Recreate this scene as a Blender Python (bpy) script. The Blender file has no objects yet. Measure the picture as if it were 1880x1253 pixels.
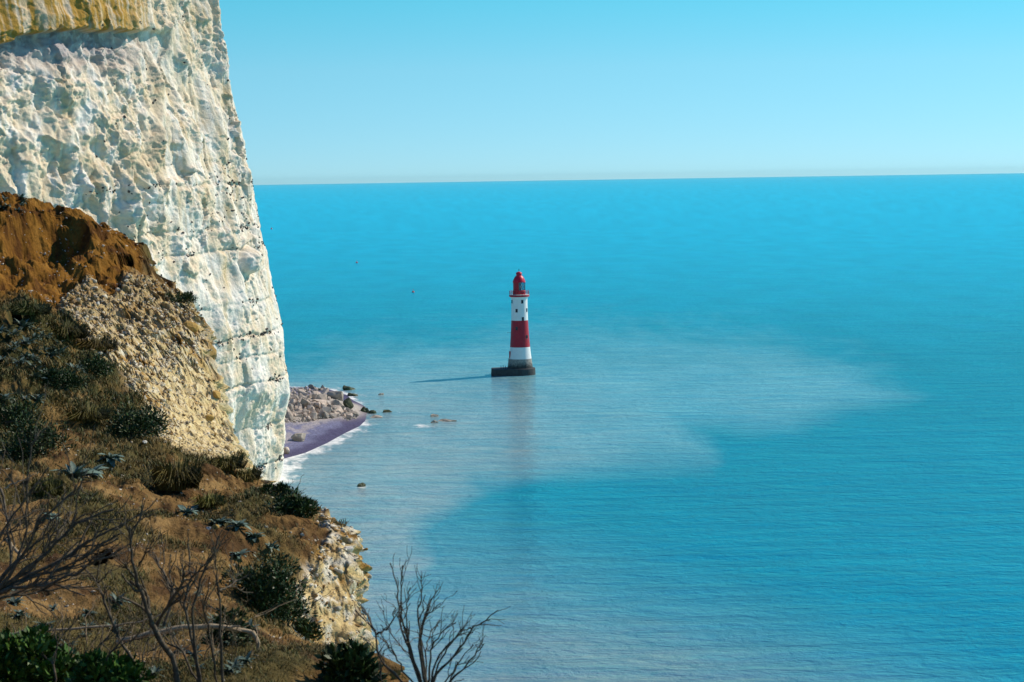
import bpy, bmesh, math, random
import numpy as np
from mathutils import Vector, Matrix

random.seed(7)
RNG = np.random.default_rng(11)
S = bpy.context.scene
COL = S.collection

# ------------------------------------------------------------------ camera
CAM_H = 80.0
PITCH, ROLL, LENS = math.radians(4.67), math.radians(-0.89), 70.0
W0, H0 = 1880, 1253
FPX = W0 * LENS / 36.0
CM = (Matrix.Rotation(math.radians(90) - PITCH, 3, 'X') @ Matrix.Rotation(ROLL, 3, 'Z'))
CMn = np.array(CM)
cd = bpy.data.cameras.new('camera')
cd.lens = LENS; cd.sensor_width = 36.0; cd.clip_start = 0.5; cd.clip_end = 200000
cd.dof.use_dof = True; cd.dof.focus_distance = 700; cd.dof.aperture_fstop = 9.0
cam = bpy.data.objects.new('camera', cd); COL.objects.link(cam)
cam.matrix_world = Matrix.Translation((0, 0, CAM_H)) @ CM.to_4x4()
S.camera = cam

# ------------------------------------------------------------------ sky and sun
SUN_AZ, SUN_EL = math.radians(58.7), math.radians(39.5)      # azimuth clockwise from +Y
SUN_DIR = Vector((math.sin(SUN_AZ) * math.cos(SUN_EL), math.cos(SUN_AZ) * math.cos(SUN_EL), math.sin(SUN_EL)))
w = bpy.data.worlds.new('World'); S.world = w; w.use_nodes = True
nt = w.node_tree; nt.nodes.clear()
out = nt.nodes.new('ShaderNodeOutputWorld'); bg = nt.nodes.new('ShaderNodeBackground')
sky = nt.nodes.new('ShaderNodeTexSky'); sky.sky_type = 'NISHITA'; sky.sun_disc = False
sky.sun_elevation = SUN_EL; sky.sun_rotation = SUN_AZ
sky.air_density = 1.0; sky.dust_density = 0.0; sky.ozone_density = 3.0; sky.altitude = 80
tc = nt.nodes.new('ShaderNodeTexCoord')
mp = nt.nodes.new('ShaderNodeMapping'); mp.vector_type = 'POINT'
mp.inputs['Location'].default_value = (0, 0, 0.06)
mp.inputs['Scale'].default_value = (1, 1, 1.6)                # a clear, quickly deepening sky
nm = nt.nodes.new('ShaderNodeVectorMath'); nm.operation = 'NORMALIZE'
hs = nt.nodes.new('ShaderNodeHueSaturation')
hs.inputs['Hue'].default_value = 0.48; hs.inputs['Saturation'].default_value = 1.2; hs.inputs['Value'].default_value = 1.0
nt.links.new(tc.outputs['Generated'], mp.inputs['Vector'])
nt.links.new(mp.outputs[0], nm.inputs[0]); nt.links.new(nm.outputs[0], sky.inputs[0])
sp = nt.nodes.new('ShaderNodeSeparateXYZ'); nt.links.new(tc.outputs['Generated'], sp.inputs[0])
rp = nt.nodes.new('ShaderNodeValToRGB'); el = rp.color_ramp.elements       # the strong cyan of a clear spring sky
for q in range(3): el.new(0.5)
for e_, (q, c_) in zip(el, ((0.0, (0.82, 1.03, 1.20)), (0.055, (0.98, 1.25, 1.22)), (0.105, (0.60, 1.42, 1.28)), (0.30, (0.66, 1.00, 1.38)), (1.0, (0.90, 0.90, 1.25)))):
    e_.position = q; e_.color = (*c_, 1)
nt.links.new(sp.outputs['Z'], rp.inputs[0])
ml = nt.nodes.new('ShaderNodeMix'); ml.data_type = 'RGBA'; ml.blend_type = 'MULTIPLY'; ml.inputs[0].default_value = 1.0
nt.links.new(sky.outputs[0], hs.inputs['Color']); nt.links.new(hs.outputs[0], ml.inputs[6]); nt.links.new(rp.outputs[0], ml.inputs[7]); nt.links.new(ml.outputs[2], bg.inputs[0])
bg.inputs[1].default_value = 0.105
nt.links.new(bg.outputs[0], out.inputs[0])
sl = bpy.data.lights.new('sun', 'SUN'); sl.energy = 5.0; sl.angle = math.radians(0.53); sl.color = (1.0, 0.91, 0.77)
sun = bpy.data.objects.new('sun', sl); COL.objects.link(sun)
sun.rotation_euler = SUN_DIR.to_track_quat('Z', 'Y').to_euler(); sun.location = (60, 40, 200)
S.view_settings.view_transform = 'Standard'; S.view_settings.look = 'None'
S.view_settings.exposure = 0.0; S.view_settings.gamma = 1.0

# ------------------------------------------------------------------ helpers
def project(P):
    P = np.asarray(P, float)
    c = (P - np.array([0, 0, CAM_H])) @ CMn
    d = np.maximum(-c[..., 2], 1e-6)
    return W0 / 2 + FPX * c[..., 0] / d, H0 / 2 - FPX * c[..., 1] / d, np.where(-c[..., 2] > 0.1, d, -1)
def ray(px, py):
    v = np.array([(px - W0 / 2) / FPX, -(py - H0 / 2) / FPX, -1.0])
    return CMn @ v
def at(px, py, d):                       # the point at forward distance d seen in that direction
    r = ray(px, py); return np.array([0, 0, CAM_H]) + r * (d / r[1])
def on_level(px, py, z=0.0):
    r = ray(px, py); return np.array([0, 0, CAM_H]) + r * ((z - CAM_H) / r[2])

_perm = np.random.default_rng(3).permutation(256); _perm = np.concatenate([_perm, _perm, _perm])
_g = np.random.default_rng(5).normal(size=(256, 3)); _g /= np.linalg.norm(_g, axis=1)[:, None]
_gx, _gy, _gz = [np.ascontiguousarray(_g[:, k], np.float32) for k in range(3)]
_a2 = np.linspace(0, 2 * np.pi, 256, endpoint=False)
_hx, _hy = np.cos(_a2).astype(np.float32), np.sin(_a2).astype(np.float32)
_perm = _perm.astype(np.int32)
def _fl(q):
    q = np.asarray(q, np.float64); f = np.floor(q)
    return f.astype(np.int32) & 255, (q - f).astype(np.float32)
def perlin(x, y, z):
    """gradient noise; a scalar z picks another 2D slice, which is cheaper"""
    xi, xf = _fl(x); yi, yf = _fl(y)
    fade = lambda q: q * q * q * (q * (q * 6 - 15) + 10)
    u, v = fade(xf), fade(yf)
    if np.ndim(z) == 0:
        o = int(z * 37.7) & 255; res = []
        for i in (0, 1):
            pa = _perm[_perm[(xi + i)] + o]
            row = []
            for j in (0, 1):
                h = _perm[pa + yi + j]
                row.append(_hx[h] * (xf - i) + _hy[h] * (yf - j))
            res.append(row[0] + v * (row[1] - row[0]))
        return (res[0] + u * (res[1] - res[0])) * 1.5
    zi, zf = _fl(z); t = fade(zf); res = []
    for i in (0, 1):
        p1 = _perm[xi + i]; row = []
        for j in (0, 1):
            p2 = _perm[p1 + yi + j]; pr = []
            for k in (0, 1):
                h = _perm[p2 + zi + k]
                pr.append(_gx[h] * (xf - i) + _gy[h] * (yf - j) + _gz[h] * (zf - k))
            row.append(pr[0] + t * (pr[1] - pr[0]))
        res.append(row[0] + v * (row[1] - row[0]))
    return (res[0] + u * (res[1] - res[0])) * 1.6
def fbm(x, y, z, o=4, gain=0.5, ridged=False):
    r, a, f = 0, 1.0, 1.0
    for k in range(o):
        n = perlin(x * f + 17.3 * k, y * f + 5.1 * k, z * f + 9.7 * k)
        if ridged: n = 1 - 2 * np.abs(n)
        r = r + a * n; a *= gain; f *= 2.03
    return r
def voronoi2(x, y, seed=0):              # returns F1, F2, cell random
    xi, yi = np.floor(x).astype(int), np.floor(y).astype(int)
    f1 = np.full(x.shape, 9.0); f2 = np.full(x.shape, 9.0); cr = np.zeros(x.shape)
    for i in (-1, 0, 1):
        for j in (-1, 0, 1):
            h = _perm[_perm[(xi + i + seed * 31) & 255] + ((yi + j) & 255)]
            px = xi + i + 0.5 + _g[h][..., 0] * 0.5; py = yi + j + 0.5 + _g[h][..., 1] * 0.5
            d = np.hypot(px - x, py - y)
            n = d < f1
            f2 = np.where(n, f1, np.minimum(f2, d)); f1 = np.where(n, d, f1); cr = np.where(n, h / 255.0, cr)
    return f1, f2, cr
def facets(x, y, seed=0):                # broken rock: every cell is a tilted flat
    xi, yi = np.floor(x).astype(int), np.floor(y).astype(int)
    f1 = np.full(x.shape, 9.0); r = np.zeros(x.shape)
    for i in (-1, 0, 1):
        for j in (-1, 0, 1):
            h = _perm[_perm[(xi + i + seed * 31) & 255] + ((yi + j) & 255)]
            dx = x - (xi + i + 0.5 + _gx[h] * 0.45); dy = y - (yi + j + 0.5 + _gy[h] * 0.45); d = dx * dx + dy * dy
            n = d < f1; f1 = np.where(n, d, f1)
            r = np.where(n, (h / 255.0 - 0.5) * 0.55 + _gy[h] * 0.9 * dx + _gz[h] * 0.7 * dy, r)
    return r
def sstep(a, b, x):
    t = np.clip((x - a) / (b - a), 0, 1); return t * t * (3 - 2 * t)
def gauss(px, py, cx, cy, rx, ry):
    return np.exp(-(((px - cx) / rx) ** 2 + ((py - cy) / ry) ** 2))
def poly_sdf(px, py, poly):              # positive inside
    poly = np.asarray(poly, float); n = len(poly)
    best = np.full(np.shape(px), 1e18); ins = np.zeros(np.shape(px), bool)
    for i in range(n):
        a, b = poly[i], poly[(i + 1) % n]
        e = b - a; wx, wy = px - a[0], py - a[1]
        t = np.clip((wx * e[0] + wy * e[1]) / (e @ e + 1e-12), 0, 1)
        best = np.minimum(best, (wx - e[0] * t) ** 2 + (wy - e[1] * t) ** 2)
        c = ((a[1] > py) != (b[1] > py)) & (px < (b[0] - a[0]) * (py - a[1]) / (b[1] - a[1] + 1e-12) + a[0])
        ins ^= c
    d = np.sqrt(best)
    return np.where(ins, d, -d)
def mix(a, b, t): return a + (np.asarray(b) - a) * t[..., None]

def tag(o, label=None, cat=None, group=None, kind=None):
    if label: o['label'] = label
    if cat: o['category'] = cat
    if group: o['group'] = group
    if kind: o['kind'] = kind
    return o
def link(name, me, mat=None, parent=None):
    o = bpy.data.objects.new(name, me); COL.objects.link(o)
    if mat and me and not me.materials: me.materials.append(mat)
    if parent: o.parent = parent
    return o
def empty(name, loc, rz=0.0):
    o = bpy.data.objects.new(name, None); COL.objects.link(o)
    o.location = loc; o.rotation_euler = (0, 0, rz); o.empty_display_size = 0.2
    return o
def mesh_np(name, V, F, col=None, smooth=True, attrs=None):
    """V (n,3), F (m,k) int with k 3 or 4"""
    V = np.ascontiguousarray(V, np.float32); F = np.ascontiguousarray(F, np.int32)
    me = bpy.data.meshes.new(name); m, k = F.shape
    me.vertices.add(len(V)); me.vertices.foreach_set('co', V.ravel())
    me.loops.add(m * k); me.loops.foreach_set('vertex_index', F.ravel())
    me.polygons.add(m)
    me.polygons.foreach_set('loop_start', np.arange(0, m * k, k, dtype=np.int32))
    me.polygons.foreach_set('loop_total', np.full(m, k, np.int32))
    if smooth: me.polygons.foreach_set('use_smooth', np.ones(m, bool))
    me.update(calc_edges=True); me.validate()
    if col is not None:
        c = np.ones((len(V), 4), np.float32); c[:, :3] = col
        a = me.attributes.new('Col', 'FLOAT_COLOR', 'POINT'); a.data.foreach_set('color', c.ravel())
    for kx, vx in (attrs or {}).items():
        a = me.attributes.new(kx, 'FLOAT', 'POINT'); a.data.foreach_set('value', np.ascontiguousarray(vx, np.float32).ravel())
    return me
def grid_faces(n, m, flip=False):
    i = np.arange(n - 1)[:, None] * m + np.arange(m - 1)[None, :]
    f = np.stack([i, i + 1, i + m + 1, i + m], -1).reshape(-1, 4)
    return f[:, ::-1] if flip else f

# ------------------------------------------------------------------ materials
class N:
    def __init__(s, name):
        s.m = bpy.data.materials.new(name); s.m.use_nodes = True; s.t = s.m.node_tree
        s.b = s.t.nodes['Principled BSDF']
    def n(s, typ, **kw):
        x = s.t.nodes.new(typ)
        for k, v in kw.items(): setattr(x, k, v)
        return x
    def l(s, a, b): s.t.links.new(a, b)
    def noise(s, scale, detail=4, rough=0.55, vec=None, dist=0.0):
        x = s.n('ShaderNodeTexNoise'); x.inputs['Scale'].default_value = scale; x.inputs['Detail'].default_value = detail
        x.inputs['Roughness'].default_value = rough; x.inputs['Distortion'].default_value = dist
        if vec: s.l(vec, x.inputs['Vector'])
        return x
    def obj(s, scale=(1, 1, 1)):
        t = s.n('ShaderNodeTexCoord'); m = s.n('ShaderNodeMapping'); m.inputs['Scale'].default_value = scale
        s.l(t.outputs['Object'], m.inputs['Vector']); return m.outputs[0]
    def ramp(s, fac, stops):
        r = s.n('ShaderNodeValToRGB'); e = r.color_ramp.elements
        while len(e) < len(stops): e.new(0.5)
        for q, (p, c) in zip(e, stops): q.position = p; q.color = (*c, 1)
        s.l(fac, r.inputs[0]); return r.outputs[0]
    def mixc(s, fac, a, b, mode='MIX'):
        x = s.n('ShaderNodeMix', data_type='RGBA', blend_type=mode)
        for sock, v in ((x.inputs[0], fac), (x.inputs[6], a), (x.inputs[7], b)):
            if isinstance(v, (int, float)): sock.default_value = v
            elif isinstance(v, tuple): sock.default_value = (*v, 1)
            else: s.l(v, sock)
        return x.outputs[2]
    def bump(s, h, strength=0.5, dist=0.05, normal=None):
        b = s.n('ShaderNodeBump'); b.inputs['Strength'].default_value = strength; b.inputs['Distance'].default_value = dist
        s.l(h, b.inputs['Height'])
        if normal: s.l(normal, b.inputs['Normal'])
        return b.outputs[0]
    def set(s, **kw):
        for k, v in kw.items():
            i = s.b.inputs[k.replace('_', ' ')]
            if isinstance(v, tuple): i.default_value = (*v, 1)
            elif isinstance(v, (int, float)): i.default_value = v
            else: s.l(v, i)
        return s.m

def k_div(k, sock, d):
    m = k.n('ShaderNodeMath', operation='DIVIDE'); k.l(sock, m.inputs[0]); m.inputs[1].default_value = d; return m.outputs[0]
def simple(name, c, rough=0.7, var=0.25, scale=3.0, bump=0.2, bdist=0.02, spec=0.3, metallic=0.0):
    k = N(name); v = k.obj(); n = k.noise(scale, 5, 0.6, v)
    lo = tuple(q * (1 - var) for q in c); hi = tuple(min(1, q * (1 + var)) for q in c)
    k.l
    return k.set(Base_Color=k.ramp(n.outputs['Fac'], [(0.25, lo), (0.75, hi)]), Roughness=rough, Metallic=metallic,
                 Specular_IOR_Level=spec, Normal=k.bump(n.outputs['Fac'], bump, bdist))
def vcol_mat(name, scale, var=0.3, rough=0.9, bump=0.6, bdist=0.03, scale2=None, spec=0.15, trans=0.0):
    k = N(name); v = k.obj(); a = k.n('ShaderNodeAttribute', attribute_name='Col')
    n = k.noise(scale, 6, 0.65, v); n2 = k.noise(scale2 or scale * 5, 3, 0.6, v)
    g = k.ramp(n.outputs['Fac'], [(0.28, (1 - var,) * 3), (0.72, (1 + var,) * 3)])
    c = k.mixc(1.0, a.outputs['Color'], g, 'MULTIPLY')
    ad = k.n('ShaderNodeMath', operation='ADD'); k.l(n.outputs['Fac'], ad.inputs[0])
    m2 = k.n('ShaderNodeMath', operation='MULTIPLY'); k.l(n2.outputs['Fac'], m2.inputs[0]); m2.inputs[1].default_value = 0.4
    k.l(m2.outputs[0], ad.inputs[1])
    k.set(Base_Color=c, Roughness=rough, Specular_IOR_Level=spec, Normal=k.bump(ad.outputs[0], bump, bdist))
    return k.m

# ================================================================== SEA
HOR = lambda px: 328.0 - (px - 940) * math.tan(-ROLL)
def build_sea():
    th = np.concatenate([np.linspace(-180, -24, 40)[:-1], np.linspace(-24, 20, 460), np.linspace(20, 180, 40)[1:]])
    th = np.radians(th)
    inv = np.linspace(1 / 215.0, 1 / 3200.0, 420)
    r = np.concatenate([[20, 80, 150], 1 / inv, np.geomspace(3600, 60000, 40)])
    R, T = np.meshgrid(r, th, indexing='ij')
    X, Y = R * np.sin(T), R * np.cos(T)
    P = np.stack([X, Y, np.zeros_like(X)], -1)
    px, py, d = project(P)
    # slow drift of the boundaries, in metres on the water
    wx = fbm(X / 46, Y / 85, 0.0, 5) * 42; wy = fbm(X / 60 + 9, Y / 110, 4.0, 5) * 26
    fine = fbm(X / 10, Y / 30, 2.0, 4)
    qx, qy = px + wx + fine * 14, py + wy * 0.9 + fine * 7
    plume = [(430, 700), (620, 640), (900, 600), (1150, 590), (1380, 610), (1540, 650), (1660, 725), (1480, 775), (1250, 790),
             (1290, 850), (1020, 868), (880, 895), (810, 985), (790, 1080), (700, 1180), (600, 1330), (300, 1330)]
    sd = poly_sdf(qx, qy, plume)
    top = sstep(540, 720, py)                     # the far rim of the plume fades slowly
    silt = sstep(-45, 60, sd) * (0.30 + 0.70 * top)
    silt = np.where(qy > 760, sstep(-38, 55, sd), silt)
    near = sstep(860, 1330, qy + (940 - qx) * 0.34) * 0.85      # silt along the near shore
    near *= 1 - 0.35 * sstep(1200, 1800, qx)
    silt = np.clip(np.maximum(silt * 0.9, near) + 0.10 * fine * (silt > 0.05), 0, 1)
    silt[d < 0] = 0.5
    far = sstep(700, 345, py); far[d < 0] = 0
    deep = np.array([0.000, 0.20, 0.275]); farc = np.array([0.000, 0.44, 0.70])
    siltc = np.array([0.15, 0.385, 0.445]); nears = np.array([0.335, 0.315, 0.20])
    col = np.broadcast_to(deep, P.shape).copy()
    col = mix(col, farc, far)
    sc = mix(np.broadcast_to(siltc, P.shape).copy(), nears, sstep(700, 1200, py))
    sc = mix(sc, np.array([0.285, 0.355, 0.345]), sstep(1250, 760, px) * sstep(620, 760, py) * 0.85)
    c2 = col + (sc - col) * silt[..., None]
    c2 *= (1 + 0.10 * fbm(X / 30, Y / 90, 7.0, 4))[..., None]
    # foam: along the waterline and round the rocks
    shore = poly_sdf(X, Y, BEACH_W)
    ff = fbm(X / 3.5, Y / 9, 3.0, 4)
    foam = 0.8 * sstep(-6.0, -0.5, shore + ff * 4) + 0.25 * sstep(-22, -6, shore + ff * 8)
    for (cx, cy, rx, ry, s) in FOAM:
        foam = np.maximum(foam, s * gauss(px, py, cx, cy, rx, ry) * (0.55 + 0.9 * ff))
    foam = np.clip(foam, 0, 1); foam[d < 0] = 0
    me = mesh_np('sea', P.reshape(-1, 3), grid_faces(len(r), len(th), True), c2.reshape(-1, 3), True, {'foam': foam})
    k = N('sea_water'); a = k.n('ShaderNodeAttribute', attribute_name='Col'); f = k.n('ShaderNodeAttribute', attribute_name='foam')
    v1 = k.obj((0.06, 0.14, 1)); v2 = k.obj((0.34, 0.42, 1)); v3 = k.obj((0.010, 0.030, 1))
    n1 = k.noise(1.0, 6, 0.66, v1, 0.5); n2 = k.noise(1.0, 4, 0.6, v2, 0.3); n3 = k.noise(1.0, 3, 0.5, v3, 0.4)
    fo = k.noise(1.0, 5, 0.75, k.obj((0.5, 0.35, 1)))
    fm = k.n('ShaderNodeMath', operation='MULTIPLY_ADD'); k.l(fo.outputs['Fac'], fm.inputs[0]); fm.inputs[1].default_value = 1.5; k.l(f.outputs['Fac'], fm.inputs[2])
    fr = k.ramp(k_div(k, fm.outputs[0], 2.0), [(0.54, (0, 0, 0)), (0.90, (1, 1, 1))])
    # drifting threads of silt in the water
    th_ = k.noise(1.0, 5, 0.7, k.obj((0.035, 0.085, 1)), 1.2)
    g = k.ramp(th_.outputs['Fac'], [(0.32, (0.70, 0.88, 0.96)), (0.68, (1.40, 1.13, 1.02))])
    c = k.mixc(1.0, a.outputs['Color'], g, 'MULTIPLY')
    c = k.mixc(fr, c, (0.80, 0.80, 0.78))
    b = k.bump(n3.outputs['Fac'], 0.6, 2.6); b = k.bump(n1.outputs['Fac'], 0.9, 2.4, b); b = k.bump(n2.outputs['Fac'], 0.9, 0.95, b)
    di = k.n('ShaderNodeBsdfDiffuse'); gl = k.n('ShaderNodeBsdfGlossy'); mx = k.n('ShaderNodeMixShader'); fn = k.n('ShaderNodeFresnel')
    k.l(c, di.inputs['Color']); gl.inputs['Color'].default_value = (0.42, 1.0, 0.95, 1); gl.inputs['Roughness'].default_value = 0.12; fn.inputs['IOR'].default_value = 1.33
    b2 = k.bump(n3.outputs['Fac'], 0.4, 1.6); b2 = k.bump(n1.outputs['Fac'], 0.45, 1.4, b2); b2 = k.bump(n2.outputs['Fac'], 0.4, 0.5, b2)   # the mean facet that mirrors the sky
    k.l(b, di.inputs['Normal'])
    for q in (gl, fn): k.l(b2, q.inputs['Normal'])
    fs = k.n('ShaderNodeMath', operation='MULTIPLY'); k.l(fn.outputs[0], fs.inputs[0]); fs.inputs[1].default_value = 0.34
    iv = k.n('ShaderNodeMath', operation='SUBTRACT'); iv.inputs[0].default_value = 1.0; k.l(fr, iv.inputs[1])
    f2_ = k.n('ShaderNodeMath', operation='MULTIPLY'); k.l(fs.outputs[0], f2_.inputs[0]); k.l(iv.outputs[0], f2_.inputs[1])
    k.l(f2_.outputs[0], mx.inputs[0]); k.l(di.outputs[0], mx.inputs[1]); k.l(gl.outputs[0], mx.inputs[2])
    k.l(mx.outputs[0], k.t.nodes['Material Output'].inputs['Surface']); k.t.nodes.remove(k.b)
    tag(link('sea', me, k.m), 'turquoise sea with pale silt drifting out past the lighthouse', None, None, 'structure')

# ------------------------------------------------------------------ beach outline on the water (world metres)
BEACH_PX = [(440, 905), (512, 884), (520, 843), (560, 832), (600, 814), (626, 799), (654, 783), (655, 773), (640, 764), (646, 750), (636, 726),
            (600, 714), (540, 712), (470, 706)]
BEACH_W = [tuple(on_level(*p)[:2]) for p in BEACH_PX] + [(-190, 760), (-190, 500)]
FOAM = [(665, 765, 22, 7, 0.8), (640, 792, 20, 7, 0.55), (765, 782, 42, 5, 1.0), (815, 776, 30, 3, 0.9), (665, 894, 20, 4, 0.7), (700, 725, 22, 2.5, 0.5),
        (720, 758, 45, 4, 0.5), (668, 740, 20, 9, 0.55), (662, 713, 24, 3, 0.4), (940, 694, 50, 2.5, 0.35), (530, 862, 18, 9, 0.6), (516, 884, 12, 8, 0.9)]
build_sea()

def build_beach():
    x = np.linspace(-150, -40, 170); y = np.linspace(500, 800, 230)
    X, Y = np.meshgrid(x, y, indexing='ij')
    sd = poly_sdf(X, Y, BEACH_W)
    z = np.where(sd > 0, 3.0 * (1 - np.exp(-np.maximum(sd, 0) / 24)), sd * 0.12)
    z += sstep(1, 8, sd) * (0.25 * np.sin(sd / 3.2 + fbm(X / 20, Y / 20, 0.0, 2) * 2) + 0.25 * fbm(X / 9, Y / 9, 0.0, 4))
    talus = talus_h(X, Y); z += talus
    P = np.stack([X, Y, z], -1)
    wet = sstep(7, 3, sd + 1.5 * fbm(X / 12, Y / 12, 3.0, 3))
    base = np.broadcast_to(np.array([0.165, 0.165, 0.26]), P.shape).copy()
    base = mix(base, np.array([0.40, 0.35, 0.34]), sstep(0.0, 0.7, fbm(X / 2.5, Y / 5, 0.0, 4) + 0.9 * np.exp(-((sd - 13) / 3.5) ** 2) - 0.15) * sstep(6, 12, sd) * 0.75)
    base = mix(base, np.array([0.075, 0.065, 0.125]), wet)
    base = mix(base, np.array([0.42, 0.37, 0.32]), sstep(0.3, 1.5, talus))
    me = mesh_np('beach', P.reshape(-1, 3), grid_faces(170, 230, True), base.reshape(-1, 3))
    tag(link('beach', me, vcol_mat('shingle', 1.6, 0.6, 0.85, 1.0, 0.3, 4.0)), 'small violet grey shingle beach curving out from the cliff foot', None, None, 'structure')
    return X, Y, z
def talus_h(X, Y):
    c = on_level(562, 748, 3); c2 = on_level(622, 748, 2); c3 = on_level(505, 748, 3)
    h = 2.6 * np.exp(-(((X - c[0]) / 15) ** 2 + ((Y - c[1]) / 26) ** 2))
    h += 1.4 * np.exp(-(((X - c2[0]) / 8) ** 2 + ((Y - c2[1]) / 24) ** 2))
    h += 3.0 * np.exp(-(((X - c3[0]) / 15) ** 2 + ((Y - c3[1]) / 38) ** 2))
    return h
build_beach()
def beach_z(x, y):
    x = np.atleast_1d(np.asarray(x, float)); y = np.atleast_1d(np.asarray(y, float)); sd = poly_sdf(x, y, BEACH_W)
    z = np.where(sd > 0, 3.0 * (1 - np.exp(-np.maximum(sd, 0) / 24)), sd * 0.12) + talus_h(x, y)
    return z if len(z) > 1 else float(z[0])
def on_beach(px, py, n=14):
    """points of the beach and heap surface seen at those pixels"""
    px = np.asarray(px, float); py = np.asarray(py, float); z = np.full(px.shape, 4.0)
    v = np.stack([(px - W0 / 2) / FPX, -(py - H0 / 2) / FPX, -np.ones_like(px)], -1) @ CMn.T
    for _ in range(n):
        P = v * ((z - CAM_H) / v[:, 2])[:, None]; z = 0.5 * z + 0.5 * beach_z(P[:, 0], P[:, 1])
    return np.stack([P[:, 0], P[:, 1], z], -1)

# ================================================================== CHALK CLIFF
def build_cliff():
    s = np.concatenate([np.linspace(-170, -128, 14)[:-1], np.linspace(-128, 14, 470), np.linspace(14, 60, 30)[1:]])
    ang = np.radians(np.interp(s, [-170, -88, -62, -14, 2, 16, 60], [50, 53, 68, 70, 98, 128, 132]))
    ds = np.gradient(s)
    bx = np.cumsum(np.cos(ang) * ds); by = np.cumsum(np.sin(ang) * ds)
    i0 = np.argmin(np.abs(s - 2)); p0 = at(530, 720, 536)
    bx += p0[0] - bx[i0]; by += p0[1] - by[i0]
    nx, ny = np.sin(ang), -np.cos(ang)
    h = np.concatenate([np.linspace(-3, 136, 560), np.linspace(138, 165, 16)])
    sil = [(395, 0), (398, 30), (407, 70), (412, 120), (418, 160), (430, 205), (442, 240), (449, 262), (452, 300), (464, 345), (471, 385), (478, 430),
           (487, 465), (496, 505), (506, 540), (517, 590), (521, 625), (524, 660), (529, 690), (530, 718), (523, 745), (517, 770), (519, 800), (516, 840), (513, 900)]
    hy = np.array([at(a, b, 536)[2] for a, b in sil]); hx = np.array([at(a, b, 536)[0] for a, b in sil])
    lean = np.interp(h, hy[::-1], hx[::-1]) - p0[0]
    Sg, Hg = np.meshgrid(s, h, indexing='ij')
    A = lambda v: np.broadcast_to(v[:, None], Sg.shape)
    L = np.broadcast_to(lean[None, :], Sg.shape)
    P0 = np.stack([A(bx) + A(nx) * L, A(by) + A(ny) * L, Hg], -1)
    px, py, _ = project(P0)
    left = sstep(330, 230, px)
    rough = 0.45 + 0.55 * sstep(620, 330, py)                     # smoother, bedded chalk low down
    Sw = Sg + 2.0 * fbm(Sg / 9, Hg / 9, 0.0, 3); Hw = Hg + 1.5 * fbm(Sg / 7, Hg / 7, 8.0, 3)
    big = fbm(Sg / 17, Hg / 30, 2.0, 3) * 2.2 + fbm(Sg / 7, Hg / 11, 6.0, 3) * 0.9
    fa = facets(Sw / 9.5, Hw / 7.5, 1); fb = facets(Sw / 3.6 + 3, Hw / 3.1, 2); fc = facets(Sg / 1.9, Hg / 1.25, 3); fd = facets(Sg / 1.0, Hg / 0.62, 4)
    fine = fbm(Sg / 2.2, Hg / 1.8, 1.0, 4, 0.6) * 0.30
    lumps = fbm(Sg / 4.5, Hg / 3.6, 5.0, 3, 0.55, True) * 0.30
    mott = sstep(-.35, .45, fbm(Sg / 14, Hg / 12, 19.0, 3))             # broken patches between smoother sheets
    D = big * 0.8 + rough * (fa * 1.25 + fb * (0.35 + 0.65 * mott) * 0.6 + fc * (0.25 + 0.75 * mott) * 0.42 + fd * (0.3 + 0.7 * mott) * 0.22 + lumps * mott * 0.7) + fine * (0.35 + 0.65 * mott)
    D += left * (fbm(Sw / 9.0, Hw / 7.0, 12.0, 3, 0.5, True) * 0.8)
    # vertical flutes in the lower, smoother face
    low = sstep(520, 700, py)
    D += low * (fbm(Sg / 2.2, Hg / 16, 4.0, 4, .6) * 0.22 + fd * 0.10)
    # bedding joints: narrow ledges that follow the strata
    beds = [(at(500, 336, 530)[2], .5), (at(430, 415, 530)[2], .35), (at(450, 455, 530)[2], .6), (at(450, 548, 530)[2], .4), (at(460, 606, 530)[2], .7),
            (at(480, 643, 530)[2], .6), (at(480, 690, 530)[2], .9), (at(480, 772, 530)[2], .5), (at(480, 842, 530)[2], .8)]
    warp = fbm(Sg / 25, Hg * 0, 3.0, 3) * 1.2
    joint = np.zeros_like(Sg)
    for hb, am in beds:
        q = Hg - hb - warp - 0.02 * (Sg + 30)
        m = sstep(180, 330, px) * (0.5 + 0.5 * sstep(-0.3, 0.3, fbm(Sg / 8, Hg * 0 + hb, 0.0, 3)))
        j = np.exp(-(q / 0.35) ** 2) * am * m; joint = np.maximum(joint, j)
        D += -0.8 * j + 0.5 * am * m * sstep(-0.2, -1.2, q) * np.exp(-np.abs(q) / 2.5)
    # triangular spurs and hollows low on the left
    tri = sstep(360, 250, px) * sstep(270, 330, py) * sstep(560, 480, py)
    D += tri * 2.4 * (1 - 2 * np.abs(((Sw * 0.085 + (Hg - 60) * 0.035 * np.sign(np.sin(Sw * 0.27))) % 1.0) - 0.5) * 1.0 - 0.5)
    # overhanging brow, top left, with the hollow below it
    brow_y = np.interp(px, [-50, 0, 40, 100, 150, 210, 270, 330], [84, 78, 62, 55, 52, 57, 54, 66]) + 6 * fbm(px / 22, px * 0, 2.0, 4)
    inb = sstep(335, 205, px)
    D = D * (1 - 0.45 * inb * sstep(brow_y + 2, brow_y - 6, py))
    D += inb * (1.3 * sstep(brow_y + 2, brow_y - 3, py)) - inb * 3.6 * sstep(brow_y - 1, brow_y + 5, py) * sstep(150 - 0.06 * px, 62, py)
    D += -0.9 * gauss(px, py, 120, 112, 90, 10)
    # rib between the two faces and a rounded block near the edge
    D += 1.6 * np.exp(-((px - 287 + 6 * np.sin(py / 40)) / 9) ** 2) * sstep(100, 150, py) * sstep(330, 260, py)
    q = ((px - 452) / 17) ** 2 + ((py - 478) / 26) ** 2
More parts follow.
